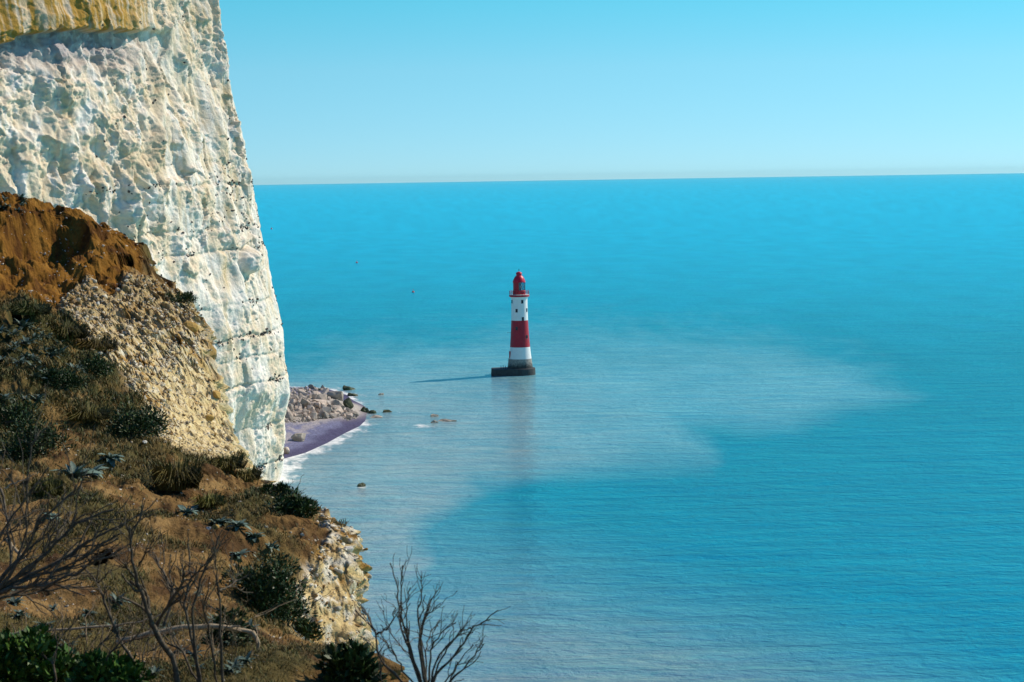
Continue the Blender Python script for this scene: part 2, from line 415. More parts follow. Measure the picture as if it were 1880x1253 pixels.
    D += 2.4 * np.clip(1 - q, 0, 1) ** 0.5 - 0.9 * np.exp(-((np.sqrt(q) - 1.15) / 0.2) ** 2)
    D *= 1 - 0.55 * sstep(-8, 0, Sg) * sstep(20, 6, Sg)            # keep the skyline near its measured line
    P = P0 + np.stack([A(nx) * D, A(ny) * D, 0.25 * D * 0], -1)
    P[..., 2] += 0.25 * fbm(Sg / 2, Hg / 2, 22.0, 3)
    top = Hg > 160
    # ---- colour
    c = np.broadcast_to(np.array([0.85, 0.755, 0.63]), P.shape).copy()
    vn = fbm(Sg / 6, Hg / 9, 31.0, 4)
    c = mix(c, np.array([0.76, 0.60, 0.40]), 0.8 * sstep(-0.35, 0.7, vn + 0.35 * left))
    c = mix(c, np.array([0.86, 0.80, 0.72]), 0.6 * sstep(0.1, 0.8, -vn))
    stk = fbm(Sg / 1.1, Hg / 22, 41.0, 4)
    st = 0.9 * np.exp(-((px - 413 + 8 * fbm(Hg / 16, Hg * 0, Hg * 0, 2)) / 8) ** 2) * (0.35 + 0.5 * sstep(-.3, .5, stk))
    st = np.maximum(st, 0.75 * np.exp(-((px - 283) / 14) ** 2) * sstep(90, 150, py) * sstep(380, 250, py))
    st = np.maximum(st, 0.75 * gauss(px, py, 350, 40, 55, 95) * sstep(-0.5, 0.6, stk + 0.3))
    st = np.maximum(st, 0.55 * gauss(px, py, 190, 300, 130, 40) * sstep(-.4, .6, vn))
    st = np.maximum(st, 0.6 * sstep(-0.1, 0.8, stk) * sstep(760, 300, py))
    c = mix(c, np.array([0.52, 0.37, 0.17]), np.clip(st, 0, 1) * 0.8)
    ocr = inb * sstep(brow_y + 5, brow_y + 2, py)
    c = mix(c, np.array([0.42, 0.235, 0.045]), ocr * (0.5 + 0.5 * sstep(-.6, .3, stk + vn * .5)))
    brow_shade = inb * sstep(brow_y, brow_y + 5, py) * sstep(165, 80, py)  # shade below the overhang, painted as streaky grey into the chalk colour
    c = mix(c, np.array([0.40, 0.36, 0.36]), brow_shade * (0.45 + 0.5 * sstep(-.5, .4, vn + .6 * stk)))
    c = mix(c, np.array([0.42, 0.36, 0.26]), np.clip(joint, 0, 1) * 0.5)
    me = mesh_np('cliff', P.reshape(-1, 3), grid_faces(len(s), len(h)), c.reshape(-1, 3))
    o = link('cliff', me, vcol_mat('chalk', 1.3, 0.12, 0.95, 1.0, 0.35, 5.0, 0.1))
    tag(o, 'tall white chalk cliff with ochre stains and flint bands', None, None, 'structure')
    # grassy top behind the brow
    tp = P[:, -1]; back = tp + np.array([-140, 60, 6]); V = np.concatenate([tp, back]); n = len(tp)
    t = link('cliff_top', mesh_np('cliff_top', V, grid_faces(2, n, True), np.full((2 * n, 3), (0.08, 0.10, 0.03))), bpy.data.materials['chalk'])
    tag(t, 'grassy top of the chalk cliff', None, None, 'structure')
    # ---- flint nodules standing proud along the beds
    pts = []
    flat = P.reshape(-1, 3); fpx, fpy = px.ravel(), py.ravel()
    vis = (fpx > 150) & (fpx < 535) & (fpy > 20) & (fpy < 900)
    bandw = np.zeros(len(flat))
    Wf = warp.ravel() + 0.02 * (Sg.ravel() + 30)
    for (hb, am), dens in zip(beds, [0.5, .6, .5, .35, 1.0, .5, 1.3, 0.9, 1.2]):
        bandw += dens * np.exp(-((flat[:, 2] - hb - Wf) / 0.75) ** 2) * sstep(-.05, .45, fbm(Sg.ravel() / 7, Sg.ravel() * 0 + hb, Sg.ravel() * 0, 3))
    bandw += 0.004 + 0.05 * gauss(fpx, fpy, 440, 360, 60, 60)
    bandw *= vis
    idx = RNG.choice(len(flat), 1300, replace=False, p=bandw / bandw.sum())
    return [flat[i] for i in idx], o
flint_pts, cliff_obj = build_cliff()

# ---- angular stone shapes shared by all stones
def hull_mesh(name, n, sx, sy, sz, seed, mat=None, flat=True):
    r = np.random.default_rng(seed); bm = bmesh.new()
    v = r.normal(size=(n, 3)); v /= np.linalg.norm(v, axis=1)[:, None]; v *= r.uniform(0.8, 1.05, (n, 1))
    v = np.sign(v) * np.abs(v) ** 0.75
    for p in v: bm.verts.new((p[0] * sx, p[1] * sy, p[2] * sz))
    res = bmesh.ops.convex_hull(bm, input=bm.verts)
    bmesh.ops.delete(bm, geom=[g for g in res['geom_interior'] if isinstance(g, bmesh.types.BMVert)], context='VERTS')
    me = bpy.data.meshes.new(name); bm.to_mesh(me); bm.free()
    if mat: me.materials.append(mat)
    return me
def hull_np(n, seed):
    me = hull_mesh('t', n, 1, 1, 1, seed)
    V = np.array([v.co[:] for v in me.vertices]); F = [tuple(p.vertices) for p in me.polygons]
    tri = []
    for f in F:
        for k in range(1, len(f) - 1): tri.append((f[0], f[k], f[k + 1]))
    bpy.data.meshes.remove(me); return V, np.array(tri)
HULLS = [hull_np(11 + k % 4, 50 + k) for k in range(8)]
def rot_rand(r):
    q = r.normal(size=4); q /= np.linalg.norm(q); a, b, c, d = q
    return np.array([[1 - 2 * (c * c + d * d), 2 * (b * c - a * d), 2 * (b * d + a * c)], [2 * (b * c + a * d), 1 - 2 * (b * b + d * d), 2 * (c * d - a * b)],
                     [2 * (b * d - a * c), 2 * (c * d + a * b), 1 - 2 * (b * b + c * c)]])
def scatter_stones(name, pts, sizes, cols, mat, flatten=0.65, parent=None, seed=1):
    r = np.random.default_rng(seed); VV, FF, CC, o = [], [], [], 0
    for p, s, c in zip(pts, sizes, cols):
        V, F = HULLS[r.integers(8)]
        q = (V * np.array([1, r.uniform(.6, 1), r.uniform(.4, .9)])) @ rot_rand(r).T * s
        q[:, 2] *= flatten
        VV.append(q + p); FF.append(F + o); o += len(V); CC.append(np.broadcast_to(c, q.shape))
    me = mesh_np(name, np.concatenate(VV), np.concatenate(FF), np.concatenate(CC), smooth=False)
    return link(name, me, mat, parent)
M_STONE = vcol_mat('loose_stone', 6.0, 0.25, 0.9, 0.5, 0.02)
ff = scatter_stones('flint_nodules', flint_pts, RNG.uniform(0.2, 0.55, len(flint_pts)), [np.array([0.06, 0.05, 0.045]) * RNG.uniform(.6, 1.8) for _ in flint_pts],
                    M_STONE, 0.8, cliff_obj)
ff['kind'] = 'stuff'

# ================================================================== ROCKFALL AND SEA ROCKS
def rock_mesh(name, seed, mat, noise=0.13, sub=3):
    """blocky weathered boulder: a rounded cuboid broken by facets and noise"""
    bm = bmesh.new(); bmesh.ops.create_icosphere(bm, subdivisions=sub, radius=1)
    V = np.array([v.co[:] for v in bm.verts]); r = np.random.default_rng(seed)
    for k in range(9):
        n = r.normal(size=3); n /= np.linalg.norm(n); lim = r.uniform(0.42, 0.78)
        dd = V @ n; V = V - np.outer(np.maximum(dd - lim, 0) * 0.92, n)
    V *= (1 + noise * fbm(V[:, 0] * 1.6 + seed, V[:, 1] * 1.6, V[:, 2] * 1.6, 4))[:, None]
    for v, c in zip(bm.verts, V): v.co = c
    me = bpy.data.meshes.new(name); bm.to_mesh(me); bm.free(); me.materials.append(mat); return me
M_BLD = simple('chalk_boulder', (0.52, 0.42, 0.34), 0.95, 0.35, 1.3, 0.8, 0.15, 0.1)
M_BLD2 = simple('grey_boulder', (0.30, 0.26, 0.22), 0.95, 0.4, 1.3, 0.8, 0.15, 0.1)
M_WEED = simple('weedy_rock', (0.055, 0.065, 0.028), 0.7, 0.5, 1.2, 0.8, 0.15, 0.3)
M_TAN = simple('tan_rock', (0.36, 0.31, 0.25), 0.9, 0.35, 1.3, 0.8, 0.15, 0.2)
ROCKS = {k: [hull_mesh(k.name + '_shape', 13 + i, 1.15, 1, .95, 20 + 3 * i + j * 17, k) for i in range(5)] for j, k in enumerate((M_BLD, M_BLD2))}
BIG = [ # px, py of the foot, width px, height px, material, label, category
    (545, 810, 32, 19, M_TAN, 'large square tan boulder standing alone on the violet shingle', 'boulder'),
    (617, 737, 32, 22, M_BLD2, 'big brown grey boulder crowning the seaward end of the rock heap', 'boulder'),
    (620, 752, 22, 18, M_TAN, 'pale slanting slab below the big brown boulder of the heap', 'boulder'),
    (638, 749, 20, 18, M_WEED, 'dark green weedy boulder at the seaward foot of the heap', 'boulder'),
    (640, 717, 26, 9, M_WEED, 'flat green weed covered rock in the water behind the heap', 'rock'),
    (648, 728, 18, 7, M_WEED, 'low dark rock in the water just off the rock heap', 'rock'),
    (581, 719, 14, 7, M_WEED, 'small dark boulder on the back rim of the rock heap', 'boulder'),
    (596, 719, 6, 4, M_WEED, 'tiny dark stone on the back rim of the rock heap', 'boulder'),
    (648, 764, 22, 9, M_TAN, 'pale wet boulder at the tip of the beach', 'boulder'),
    (668, 757, 15, 8, M_WEED, 'dark weedy rock in the surf at the beach tip', 'rock'),
    (682, 760, 16, 6, M_WEED, 'low weedy rock farthest out in the surf off the beach tip', 'rock'),
    (708, 758, 18, 5, M_WEED, 'thin dark reef rock awash between beach tip and open water', 'rock'),
    (690, 768, 26, 4, M_TAN, 'flat tan ledge awash in the foam off the beach tip', 'rock'),
    (797, 766, 14, 5, M_TAN, 'small tan rock breaking the surface above the foam streak', 'rock'),
    (797, 777, 14, 4, M_TAN, 'tan rock at the landward end of the long awash ledge', 'rock'),
    (823, 775, 36, 4.5, M_TAN, 'long low tan ledge awash right of the foam streak', 'rock'),
    (698, 726, 10, 4, M_TAN, 'small lone tan rock awash in line with the lighthouse shadow', 'rock'),
    (664, 895, 16, 6, M_WEED, 'lone dark weedy rock in shallow water below the beach', 'rock'),
]
def place_rock(px, py, wpx, hpx, mat, label, cat, seed):
    z = 0.0
    for _ in range(6):
        p = on_level(px, py, z); z = max(beach_z(p[0], p[1]), -0.2)
        if z < 0.1: z = -0.1
    sc = p[1] / FPX; wr, hr = wpx * sc / 2, hpx * sc
    o = link('boulder' if cat == 'boulder' else 'rock', rock_mesh('rock_shape', seed, mat, 0.13 if cat == 'boulder' else 0.34), None)
    o.location = (p[0], p[1] + wr * 0.5, z + hr * 0.36); o.scale = (wr * 1.18, wr * 1.1, hr * 0.74)
    o.rotation_euler = (0, 0.08, seed * 0.9)
    if cat == 'rock': o.scale = (wr * 1.2, max(wr * 0.9, 1.2), hr * 1.05); o.location.z = z + hr * 0.08; o.rotation_euler = (0, 0, 0.1 * (seed % 5))
    tag(o, label, cat)
for i, b in enumerate(BIG): place_rock(*b, 200 + i)
# the heap itself: boulders one by one
heap_poly = [(522, 735), (532, 716), (560, 714), (600, 718), (612, 735), (608, 752), (640, 758), (655, 766), (640, 770), (600, 766), (560, 772), (520, 775)]
r = np.random.default_rng(4); used = []
cand = np.stack([r.uniform(505, 650, 5000), r.uniform(712, 776, 5000)], -1)
cand = cand[poly_sdf(cand[:, 0], cand[:, 1], heap_poly) > -1]; candp = on_beach(cand[:, 0], cand[:, 1])
for (px, py), p in zip(cand, candp):
    if len(used) >= 230: break
    z = p[2]; sz = r.choice([0.55, 0.8, 1.1, 1.6, 2.2], p=[.25, .3, .25, .14, .06])
    if any(abs(px - a) < (sz + b) * 1.3 and abs(py - c) < (sz + b) * 0.7 for a, c, b in used) and r.random() < 0.8: continue
    used.append((px, py, sz))
    mat = M_BLD if r.random() < 0.8 else M_BLD2
    o = link('boulder', ROCKS[mat][r.integers(5)])
    o.location = (p[0], p[1], z + sz * 0.3); o.scale = (sz * r.uniform(.9, 1.3), sz * r.uniform(.8, 1.1), sz * r.uniform(.65, .95)); o.rotation_euler = tuple(r.uniform(0, 6, 3))
    zone = 'beside the cliff edge' if px < 550 else ('in the middle of the heap' if px < 590 else 'at the seaward end of the heap')
    row = 'on the back rim' if py < 730 else ('halfway up' if py < 752 else 'along the shingle')
    kind_ = 'large' if sz > 1.5 else ('middling' if sz > .7 else 'small')
    lab = f'{kind_} buff chalk boulder {row}, {zone}'
    tag(o, lab, 'boulder', 'rockfall: ' + lab)
# rubble between the boulders
cand = np.stack([r.uniform(500, 655, 1800), r.uniform(708, 780, 1800)], -1)
cand = cand[poly_sdf(cand[:, 0], cand[:, 1], heap_poly) > -3]
pts = on_beach(cand[:, 0], cand[:, 1]) + np.array([0, 0, .1]); sz = r.uniform(.25, .6, len(pts)); cc = [np.array([0.48, 0.41, 0.33]) * r.uniform(.6, 1.15) for _ in pts]
tag(scatter_stones('rubble', pts, sz, cc, M_STONE), 'small buff rubble filling the rockfall heap', 'rubble', None, 'stuff')
o = link('boulder', rock_mesh('rock_shape', 333, M_BLD)); pz = on_level(523, 826, 1.5)
o.location = (pz[0] + 0.5, pz[1], 1.3); o.scale = (1.3, 1.5, 2.1); o.rotation_euler = (0, -0.3, 0)
tag(o, 'small pale upright block at the foot of the white cliff edge', 'boulder')

# ================================================================== LIGHTHOUSE
def lathe(name, prof, mat, parent, seg=64, cap=True):
    a = np.linspace(0, 2 * np.pi, seg, endpoint=False); n = len(prof)
    V = [(rr * math.cos(t), rr * math.sin(t), z) for rr, z in prof for t in a]
    F = [[i * seg + j, i * seg + (j + 1) % seg, (i + 1) * seg + (j + 1) % seg, (i + 1) * seg + j] for i in range(n - 1) for j in range(seg)]
    me = bpy.data.meshes.new(name)
    if cap: F += [list(range(seg))[::-1], [(n - 1) * seg + j for j in range(seg)]]
    me.from_pydata(V, [], F); me.polygons.foreach_set('use_smooth', [True] * len(F)); me.update()
    try: me.set_sharp_from_angle(angle=math.radians(35))
    except Exception: pass
    return link(name, me, mat, parent)
def box_mesh(name, sx, sy, sz, bev=0.03):
    bm = bmesh.new(); bmesh.ops.create_cube(bm, size=1)
    for v in bm.verts: v.co = (v.co.x * sx, v.co.y * sy, v.co.z * sz)
    if bev: bmesh.ops.bevel(bm, geom=bm.edges, offset=bev, segments=1, affect='EDGES')
    me = bpy.data.meshes.new(name); bm.to_mesh(me); bm.free(); return me
def tube_np(pts, rad, sides=6):
    """tapered tube along a polyline -> V, F(quads)"""
    pts = np.asarray(pts, float); n = len(pts); rad = np.broadcast_to(rad, (n,))
    T = np.gradient(pts, axis=0); T /= np.linalg.norm(T, axis=1)[:, None] + 1e-12
    up = np.array([0.31, 0.87, 0.38]); a = np.cross(T, up); a /= np.linalg.norm(a, axis=1)[:, None] + 1e-9; b = np.cross(T, a)
    t = np.linspace(0, 2 * np.pi, sides, endpoint=False)
    V = pts[:, None] + rad[:, None, None] * (a[:, None] * np.cos(t)[None, :, None] + b[:, None] * np.sin(t)[None, :, None])
    i = np.arange(n - 1)[:, None] * sides; j = np.arange(sides)[None]; j2 = (j + 1) % sides
    F = np.stack([i + j, i + j2, i + sides + j2, i + sides + j], -1).reshape(-1, 4)
    return V.reshape(-1, 3), F
def tubes_obj(name, tubes, mat, parent=None, sides=6, col=None):
    VV, FF, o = [], [], 0
    for p, rr in tubes:
        V, F = tube_np(p, rr, sides); VV.append(V); FF.append(F + o); o += len(V)
    V = np.concatenate(VV)
    me = mesh_np(name, V, np.concatenate(FF), None if col is None else np.full((len(V), 3), col))
    return link(name, me, mat, parent)
M_WHITE = simple('white_tower_paint', (0.82, 0.80, 0.77), 0.55, 0.05, 0.7, 0.15, 0.02)
M_RED = simple('red_tower_paint', (0.42, 0.010, 0.028), 0.5, 0.12, 0.7, 0.15, 0.02)
M_RED2 = simple('red_dome_paint', (0.58, 0.008, 0.035), 0.4, 0.1, 0.9, 0.1, 0.01)
M_DARK = simple('window_dark', (0.012, 0.016, 0.03), 0.2, 0.2, 2, 0.0, 0.01, 0.5)
M_IRON = simple('dark_iron', (0.05, 0.03, 0.035), 0.6, 0.2, 4)
def granite_mat():
    k = N('granite_courses'); v = k.obj()
    n = k.noise(1.2, 5, 0.65, v); sx = k.n('ShaderNodeSeparateXYZ'); k.l(v, sx.inputs[0])
    wv = k.n('ShaderNodeMath', operation='FRACT'); m = k.n('ShaderNodeMath', operation='MULTIPLY'); k.l(sx.outputs['Z'], m.inputs[0]); m.inputs[1].default_value = 1.35
    k.l(m.outputs[0], wv.inputs[0]); joint = k.ramp(wv.outputs[0], [(0.0, (.55, .55, .55)), (0.10, (1, 1, 1))])
    c = k.ramp(n.outputs['Fac'], [(0.3, (0.20, 0.18, 0.16)), (0.7, (0.36, 0.33, 0.29))]); c = k.mixc(1.0, c, joint, 'MULTIPLY')
    ad = k.n('ShaderNodeMath', operation='MULTIPLY_ADD'); k.l(n.outputs['Fac'], ad.inputs[0]); ad.inputs[1].default_value = 3.5; k.l(sx.outputs['Z'], ad.inputs[2])
    wet = k.ramp(k_div(k, ad.outputs[0], 10.0), [(0.52, (1, 1, 1)), (0.70, (0, 0, 0))])      # tide and weed line
    c = k.mixc(wet, c, (0.035, 0.038, 0.035))
    return k.set(Base_Color=c, Roughness=0.8, Normal=k.bump(joint, 0.5, 0.06))
M_GRAN = granite_mat()
M_WETC = simple('wet_concrete', (0.045, 0.047, 0.048), 0.75, 0.4, 0.8, 0.5, 0.08)
def glass_mat():
    k = N('lantern_glass'); return k.set(Base_Color=(0.75, 0.88, 0.95), Roughness=0.03, IOR=1.45, Transmission_Weight=1.0)
M_GLASS = glass_mat()
LH = on_level(955.5, 687.5); U = 0.2246 * (LH[1] / 821.0)
lh = empty('lighthouse', (LH[0], LH[1], 0.0))
tag(lh, 'red and white banded lighthouse standing in the sea', 'lighthouse')
# radius profile
RZ = [(-1.5, 5.75), (0, 5.6), (2.5, 5.15), (6.5, 4.62), (9, 4.32), (11.3, 4.10), (15, 3.82), (19, 3.58), (22.2, 3.42), (26, 3.33), (30.6, 3.30)]
def rad(z): return float(np.interp(z, [a for a, _ in RZ], [b for _, b in RZ]))
def band(name, z0, z1, mat, n=8, label=None):
    o = lathe(name, [(rad(z), z) for z in np.linspace(z0, z1, n)], mat, lh)
    if label: o['label'] = label
    return o
band('stone_base', -1.5, 6.5, M_GRAN, 12, 'grey granite base course')
band('tower_band', 6.5, 11.3, M_WHITE, 8, 'lower white band')
band('tower_band', 11.3, 22.2, M_RED, 10, 'broad red band')
o = lathe('tower_band', [(rad(z), z) for z in np.linspace(22.2, 30.6, 8)] + [(3.36, 31.1), (3.55, 31.5), (3.85, 31.8)], M_WHITE, lh); o['label'] = 'upper white band'
gal = lathe('gallery_deck', [(3.85, 31.8), (4.12, 31.9), (4.15, 32.5), (4.0, 32.62)], M_RED, lh)
lathe('deck_edge', [(4.02, 32.62), (4.05, 32.72), (3.9, 32.75)], M_WHITE, gal)
rail = []
for zz in (33.25, 33.75, 34.25):
    a = np.linspace(0, 2 * np.pi, 49); rail.append((np.stack([3.95 * np.cos(a), 3.95 * np.sin(a), 0 * a + zz], -1), 0.045))
tubes_obj('railing', rail, M_RED, lh)
postm = None
for k in range(20):
    a = 2 * math.pi * k / 20
    if postm is None:
        postm = tubes_obj('railing_post', [([(0, 0, 0), (0, 0, .8), (0, 0, 1.6)], 0.07)], M_RED, lh); po = postm
    else:
        po = postm.copy(); COL.objects.link(po); po.parent = lh
    po.location = (3.95 * math.cos(a), 3.95 * math.sin(a), 32.7)
# lantern: plinth wall, blind landward panels, glazing with diagonal bars, red dome
lan = lathe('lantern_plinth', [(2.62, 32.7), (2.62, 34.35), (2.5, 34.45)], M_RED, lh)
vm = box_mesh('vent', 0.5, 0.1, 0.4); vm.materials.append(M_DARK)
for k in range(12):
    a = math.radians(-165 + k * 30); v = link('vent', vm, None, lan); v.location = (2.63 * math.cos(a), 2.63 * math.sin(a), 33.6); v.rotation_euler = (0, 0, a + math.pi / 2)
def arc_wall(name, r0, z0, z1, a0, a1, mat, parent, th=0.06, n=24):
    a = np.radians(np.linspace(a0, a1, n)); V, F = [], []
    for rr in (r0, r0 - th):
        for z in (z0, z1): V += [(rr * math.cos(t), rr * math.sin(t), z) for t in a]
    for q in range(n - 1):
        F += [(q, q + 1, n + q + 1, n + q), (2 * n + q + 1, 2 * n + q, 3 * n + q, 3 * n + q + 1), (n + q, n + q + 1, 3 * n + q + 1, 3 * n + q), (q + 1, q, 2 * n + q, 2 * n + q + 1)]
    F += [(0, n, 3 * n, 2 * n), (n - 1, 2 * n + n - 1, 3 * n + n - 1, n + n - 1)]
    me = bpy.data.meshes.new(name); me.from_pydata(V, [], F); me.update(); return link(name, me, mat, parent)
arc_wall('blind_panel', 2.44, 34.45, 37.75, 130, 266, M_RED, lh)
for k in range(8):                                     # panes
    arc_wall('pane', 2.42, 34.45, 37.75, -92 + k * 27.6, -92 + (k + 1) * 27.6, M_GLASS, lh, 0.03, 5)
bars = []
for k in range(9):
    for s2 in (-1, 1):
        a = np.radians(-92 + 24.5 * k + s2 * np.linspace(-24.5, 24.5, 9)); z = np.linspace(34.45, 37.75, 9)
        ok = (np.degrees(a) > -93) & (np.degrees(a) < 130)
        if ok.sum() > 2: bars.append((np.stack([2.47 * np.cos(a), 2.47 * np.sin(a), z], -1)[ok], 0.05))
gb = tubes_obj('glazing_bars', bars, M_IRON, lh)
lathe('lens', [(0.5, 34.4), (1.15, 35.2), (1.35, 36.1), (1.15, 37.0), (0.5, 37.6)], simple('lens_glass', (0.45, 0.55, 0.58), 0.15, 0.15, 2, 0.0), lh, 24)
dome = lathe('dome', [(2.62, 37.7), (2.66, 37.95), (2.5, 38.3), (2.36, 38.7), (2.1, 39.3), (1.7, 39.95), (1.25, 40.4), (1.12, 40.5)], M_RED2, lh)
cup = lathe('ventilator', [(1.1, 40.5), (1.12, 41.1), (1.3, 41.2), (1.22, 41.5), (0.85, 41.85), (0.4, 42.0), (0.1, 42.05)], M_RED2, lh)
tubes_obj('weather_vane', [([(0, 0, 42), (0, 0, 42.6), (0, 0, 43.1)], 0.07), ([(-0.35, 0, 42.75), (0, 0, 42.75), (0.35, 0, 42.75)], 0.09)], M_IRON, cup)
wm = box_mesh('window', 0.95, 0.16, 1.45, 0.02); wm.materials.append(M_DARK)
fm_ = box_mesh('sill', 1.15, 0.22, 0.14, 0.02)
for ang, z, m in ((-69, 29.9, M_WHITE), (-111 - 45, 29.9, M_WHITE), (-111, 26.3, M_WHITE), (-26, 26.4, M_WHITE), (-67, 22.9, M_RED), (-111, 19.0, M_RED), (-40, 15.5, M_RED), (60, 26, M_WHITE), (80, 18, M_RED)):
    a = math.radians(ang); rr = rad(z) - 0.03
    wi = link('window', wm, None, lh); wi.location = (rr * math.cos(a), rr * math.sin(a), z); wi.rotation_euler = (0, 0, a + math.pi / 2)
    fmm = fm_.copy(); fmm.materials.append(m); si = link('sill', fmm, None, wi); si.location = (0, -0.02, -0.80)
dr = link('door', box_mesh('door', 1.3, 0.3, 3.0), M_RED, lh); a = math.radians(-162); dr.location = ((rad(8.2) - 0.0) * math.cos(a), (rad(8.2)) * math.sin(a), 8.1); dr.rotation_euler = (0, 0, a + math.pi / 2)
tubes_obj('bracket', [([(-3.5, -0.6, 17.2), (-4.4, -0.8, 17.2), (-5.2, -1.0, 17.2)], 0.07)], M_IRON, lh)
tubes_obj('ladder', [([(-4.75, -1.5, 6.9), (-5.0, -1.6, 4.5), (-5.3, -1.8, 2.6)], 0.05), ([(-4.6, -2.0, 6.9), (-4.85, -2.15, 4.5), (-5.1, -2.3, 2.6)], 0.05)] +
          [([(-4.75 - .055 * q, -1.5 - .03 * q, 6.7 - .45 * q), (-4.68 - .055 * q, -1.75 - .03 * q, 6.7 - .45 * q), (-4.6 - .055 * q, -2.0 - .035 * q, 6.7 - .45 * q)], 0.035) for q in range(9)], M_IRON, lh)
# landing platform, rounded to the tower on the right, long arm to the left
bm = bmesh.new(); a = np.radians(np.linspace(-100, 70, 22))
pl = [(-11.9, 2.2), (-11.6, -6.3), (-2, -6.9)] + [(6.1 * math.cos(t), -0.9 + 6.0 * math.sin(t)) for t in a] + [(0, 5.4)]
def ring(z, ex): return [bm.verts.new((x * ex, y * ex, z)) for x, y in pl]
r0, r1, r2 = ring(-2.0, 1.03), ring(2.5, 1.0), ring(2.7, 0.985)
for A_, B_ in ((r0, r1), (r1, r2)):
    for i in range(len(pl)): bm.faces.new((A_[i], A_[(i + 1) % len(pl)], B_[(i + 1) % len(pl)], B_[i]))
bm.faces.new(r2); bm.faces.new(r0[::-1])
me = bpy.data.meshes.new('landing_platform'); bm.to_mesh(me); bm.free()
plat = link('landing_platform', me, M_WETC, lh); plat['label'] = 'dark wet landing platform'
for x, y, hh in ((-7.9, -4.6, 1.5), (-7.0, -4.5, 1.7), (-6.1, -4.4, 1.4), (-11.2, -5.6, 0.5)):
    tubes_obj('mooring_post', [([(x, y, 2.6), (x, y, 2.6 + hh / 2), (x, y, 2.6 + hh)], 0.11)], M_IRON, plat)

# ================================================================== BUOYS
M_BUOY = simple('buoy_red', (0.65, 0.04, 0.04), 0.5, 0.1, 2, 0)
for (px, py, rr, lab) in ((498.5, 421, 1.7, 'tiny red buoy on the far water nearest the cliff edge'), (655, 483, 1.15, 'tiny red buoy between the cliff and the lighthouse top'),
                          (758.5, 537, 1.0, 'tiny red buoy nearest the lighthouse')):
    p = on_level(px, py); b = empty('buoy', (p[0], p[1], 0)); tag(b, lab, 'buoy', 'red buoys on the open water')
    lathe('float', [(0.3 * rr, -0.5 * rr), (0.85 * rr, -0.3 * rr), (rr, 0.15 * rr), (0.8 * rr, 0.6 * rr), (0.35 * rr, 0.85 * rr), (0.12 * rr, 0.95 * rr)], M_BUOY, b, 20)
    lathe('mast', [(0.1 * rr, 0.9 * rr), (0.08 * rr, 1.6 * rr), (0.22 * rr, 1.65 * rr), (0.2 * rr, 1.95 * rr)], M_BUOY, b, 10)

# ================================================================== FOREGROUND HILLSIDE
CP = [(0, 1253, 12.5), (200, 1253, 12.6), (420, 1253, 12.8), (560, 1222, 13.3), (640, 1240, 13.2), (690, 1262, 12.8),
      (0, 1180, 14.5), (300, 1180, 15), (520, 1175, 15.5), (-200, 1180, 14), (-200, 1000, 19), (-200, 800, 28), (-200, 600, 40), (-200, 430, 50),
      (0, 1100, 16.5), (185, 1060, 18), (350, 1100, 17.5), (480, 1150, 18), (590, 1195, 20.6), (530, 1130, 20.4), (470, 1090, 20.0),
      (0, 1000, 19.5), (250, 1000, 20), (400, 1000, 21), (520, 1000, 22), (590, 1005, 22.3), (635, 1018, 22.5),
      (0, 900, 23.5), (200, 900, 24.5), (330, 950, 23.5), (450, 935, 25.5), (570, 940, 26.3),
      (0, 820, 28), (150, 820, 28.5), (250, 850, 28.5), (400, 885, 29), (485, 893, 31),
      (0, 740, 32), (150, 750, 32.5), (280, 815, 32.5), (400, 845, 33), (425, 858, 34),
      (0, 660, 36), (150, 690, 36), (250, 765, 36), (330, 810, 36.5), (430, 840, 37),
      (0, 600, 39.5), (120, 620, 40), (220, 680, 40), (300, 725, 40.5), (370, 780, 40.5), (415, 800, 41),
      (0, 560, 42), (120, 560, 43.5), (250, 600, 44), (330, 640, 44), (382, 692, 44),
      (0, 500, 45), (100, 520, 46), (200, 520, 46.5), (290, 560, 47), (365, 585, 47.5),
      (0, 430, 48), (100, 450, 48.2), (200, 470, 48.4), (243, 492, 48.9), (325, 545, 49.4),
      (-60, 352, 50.3), (0, 360, 50.4), (80, 374, 50.5), (150, 398, 50.4), (213, 436, 50.1)]
WP = [at(*c) for c in CP]
WP += [np.array(q, float) + np.array([0, 0, CAM_H]) for q in ((0, 0, -1.75), (-6, 0, -1.3), (1.2, 4, -2.3), (-5, 4, -1.9), (-5, 8, -2.5), (-1, 8, -2.55), (0.4, 10, -2.95), (-2, 10.5, -2.9), (0, -6, -1.5),
        (-16, 58, -1.8), (-12, 58, -3.0), (-18, 68, -3.0), (-30, 30, 1.0), (-30, 50, 1.5), (-20, 10, 0), (-30, 70, 0), (-16.6, 60, 0.25))]
WP = np.array(WP)
def tps_fit(P, lam=0.02):
    n = len(P); d = np.hypot(P[:, None, 0] - P[None, :, 0], (P[:, None, 1] - P[None, :, 1]) * 0.7)
    K = np.where(d > 0, d * d * np.log(d + 1e-12), 0) + lam * np.eye(n)
    Q = np.concatenate([np.ones((n, 1)), P[:, :2]], 1)
    A = np.block([[K, Q], [Q.T, np.zeros((3, 3))]])
    return np.linalg.solve(A, np.concatenate([P[:, 2], np.zeros(3)]))
TW = tps_fit(WP)
def tps(x, y):
    r = TW[-3] + TW[-2] * x + TW[-1] * y
    for i, p in enumerate(WP):
        d2 = (x - p[0]) ** 2 + ((y - p[1]) * 0.7) ** 2 + 1e-12
        r = r + TW[i] * 0.5 * d2 * np.log(d2)
    return r
XE_D = [-6, 0, 6, 9, 11, 12, 13.2, 14.5, 16, 18, 20, 21, 22.5, 24.5, 26.5, 29, 31, 34, 37, 41, 44, 47.5, 50, 52.3, 56, 62, 75]
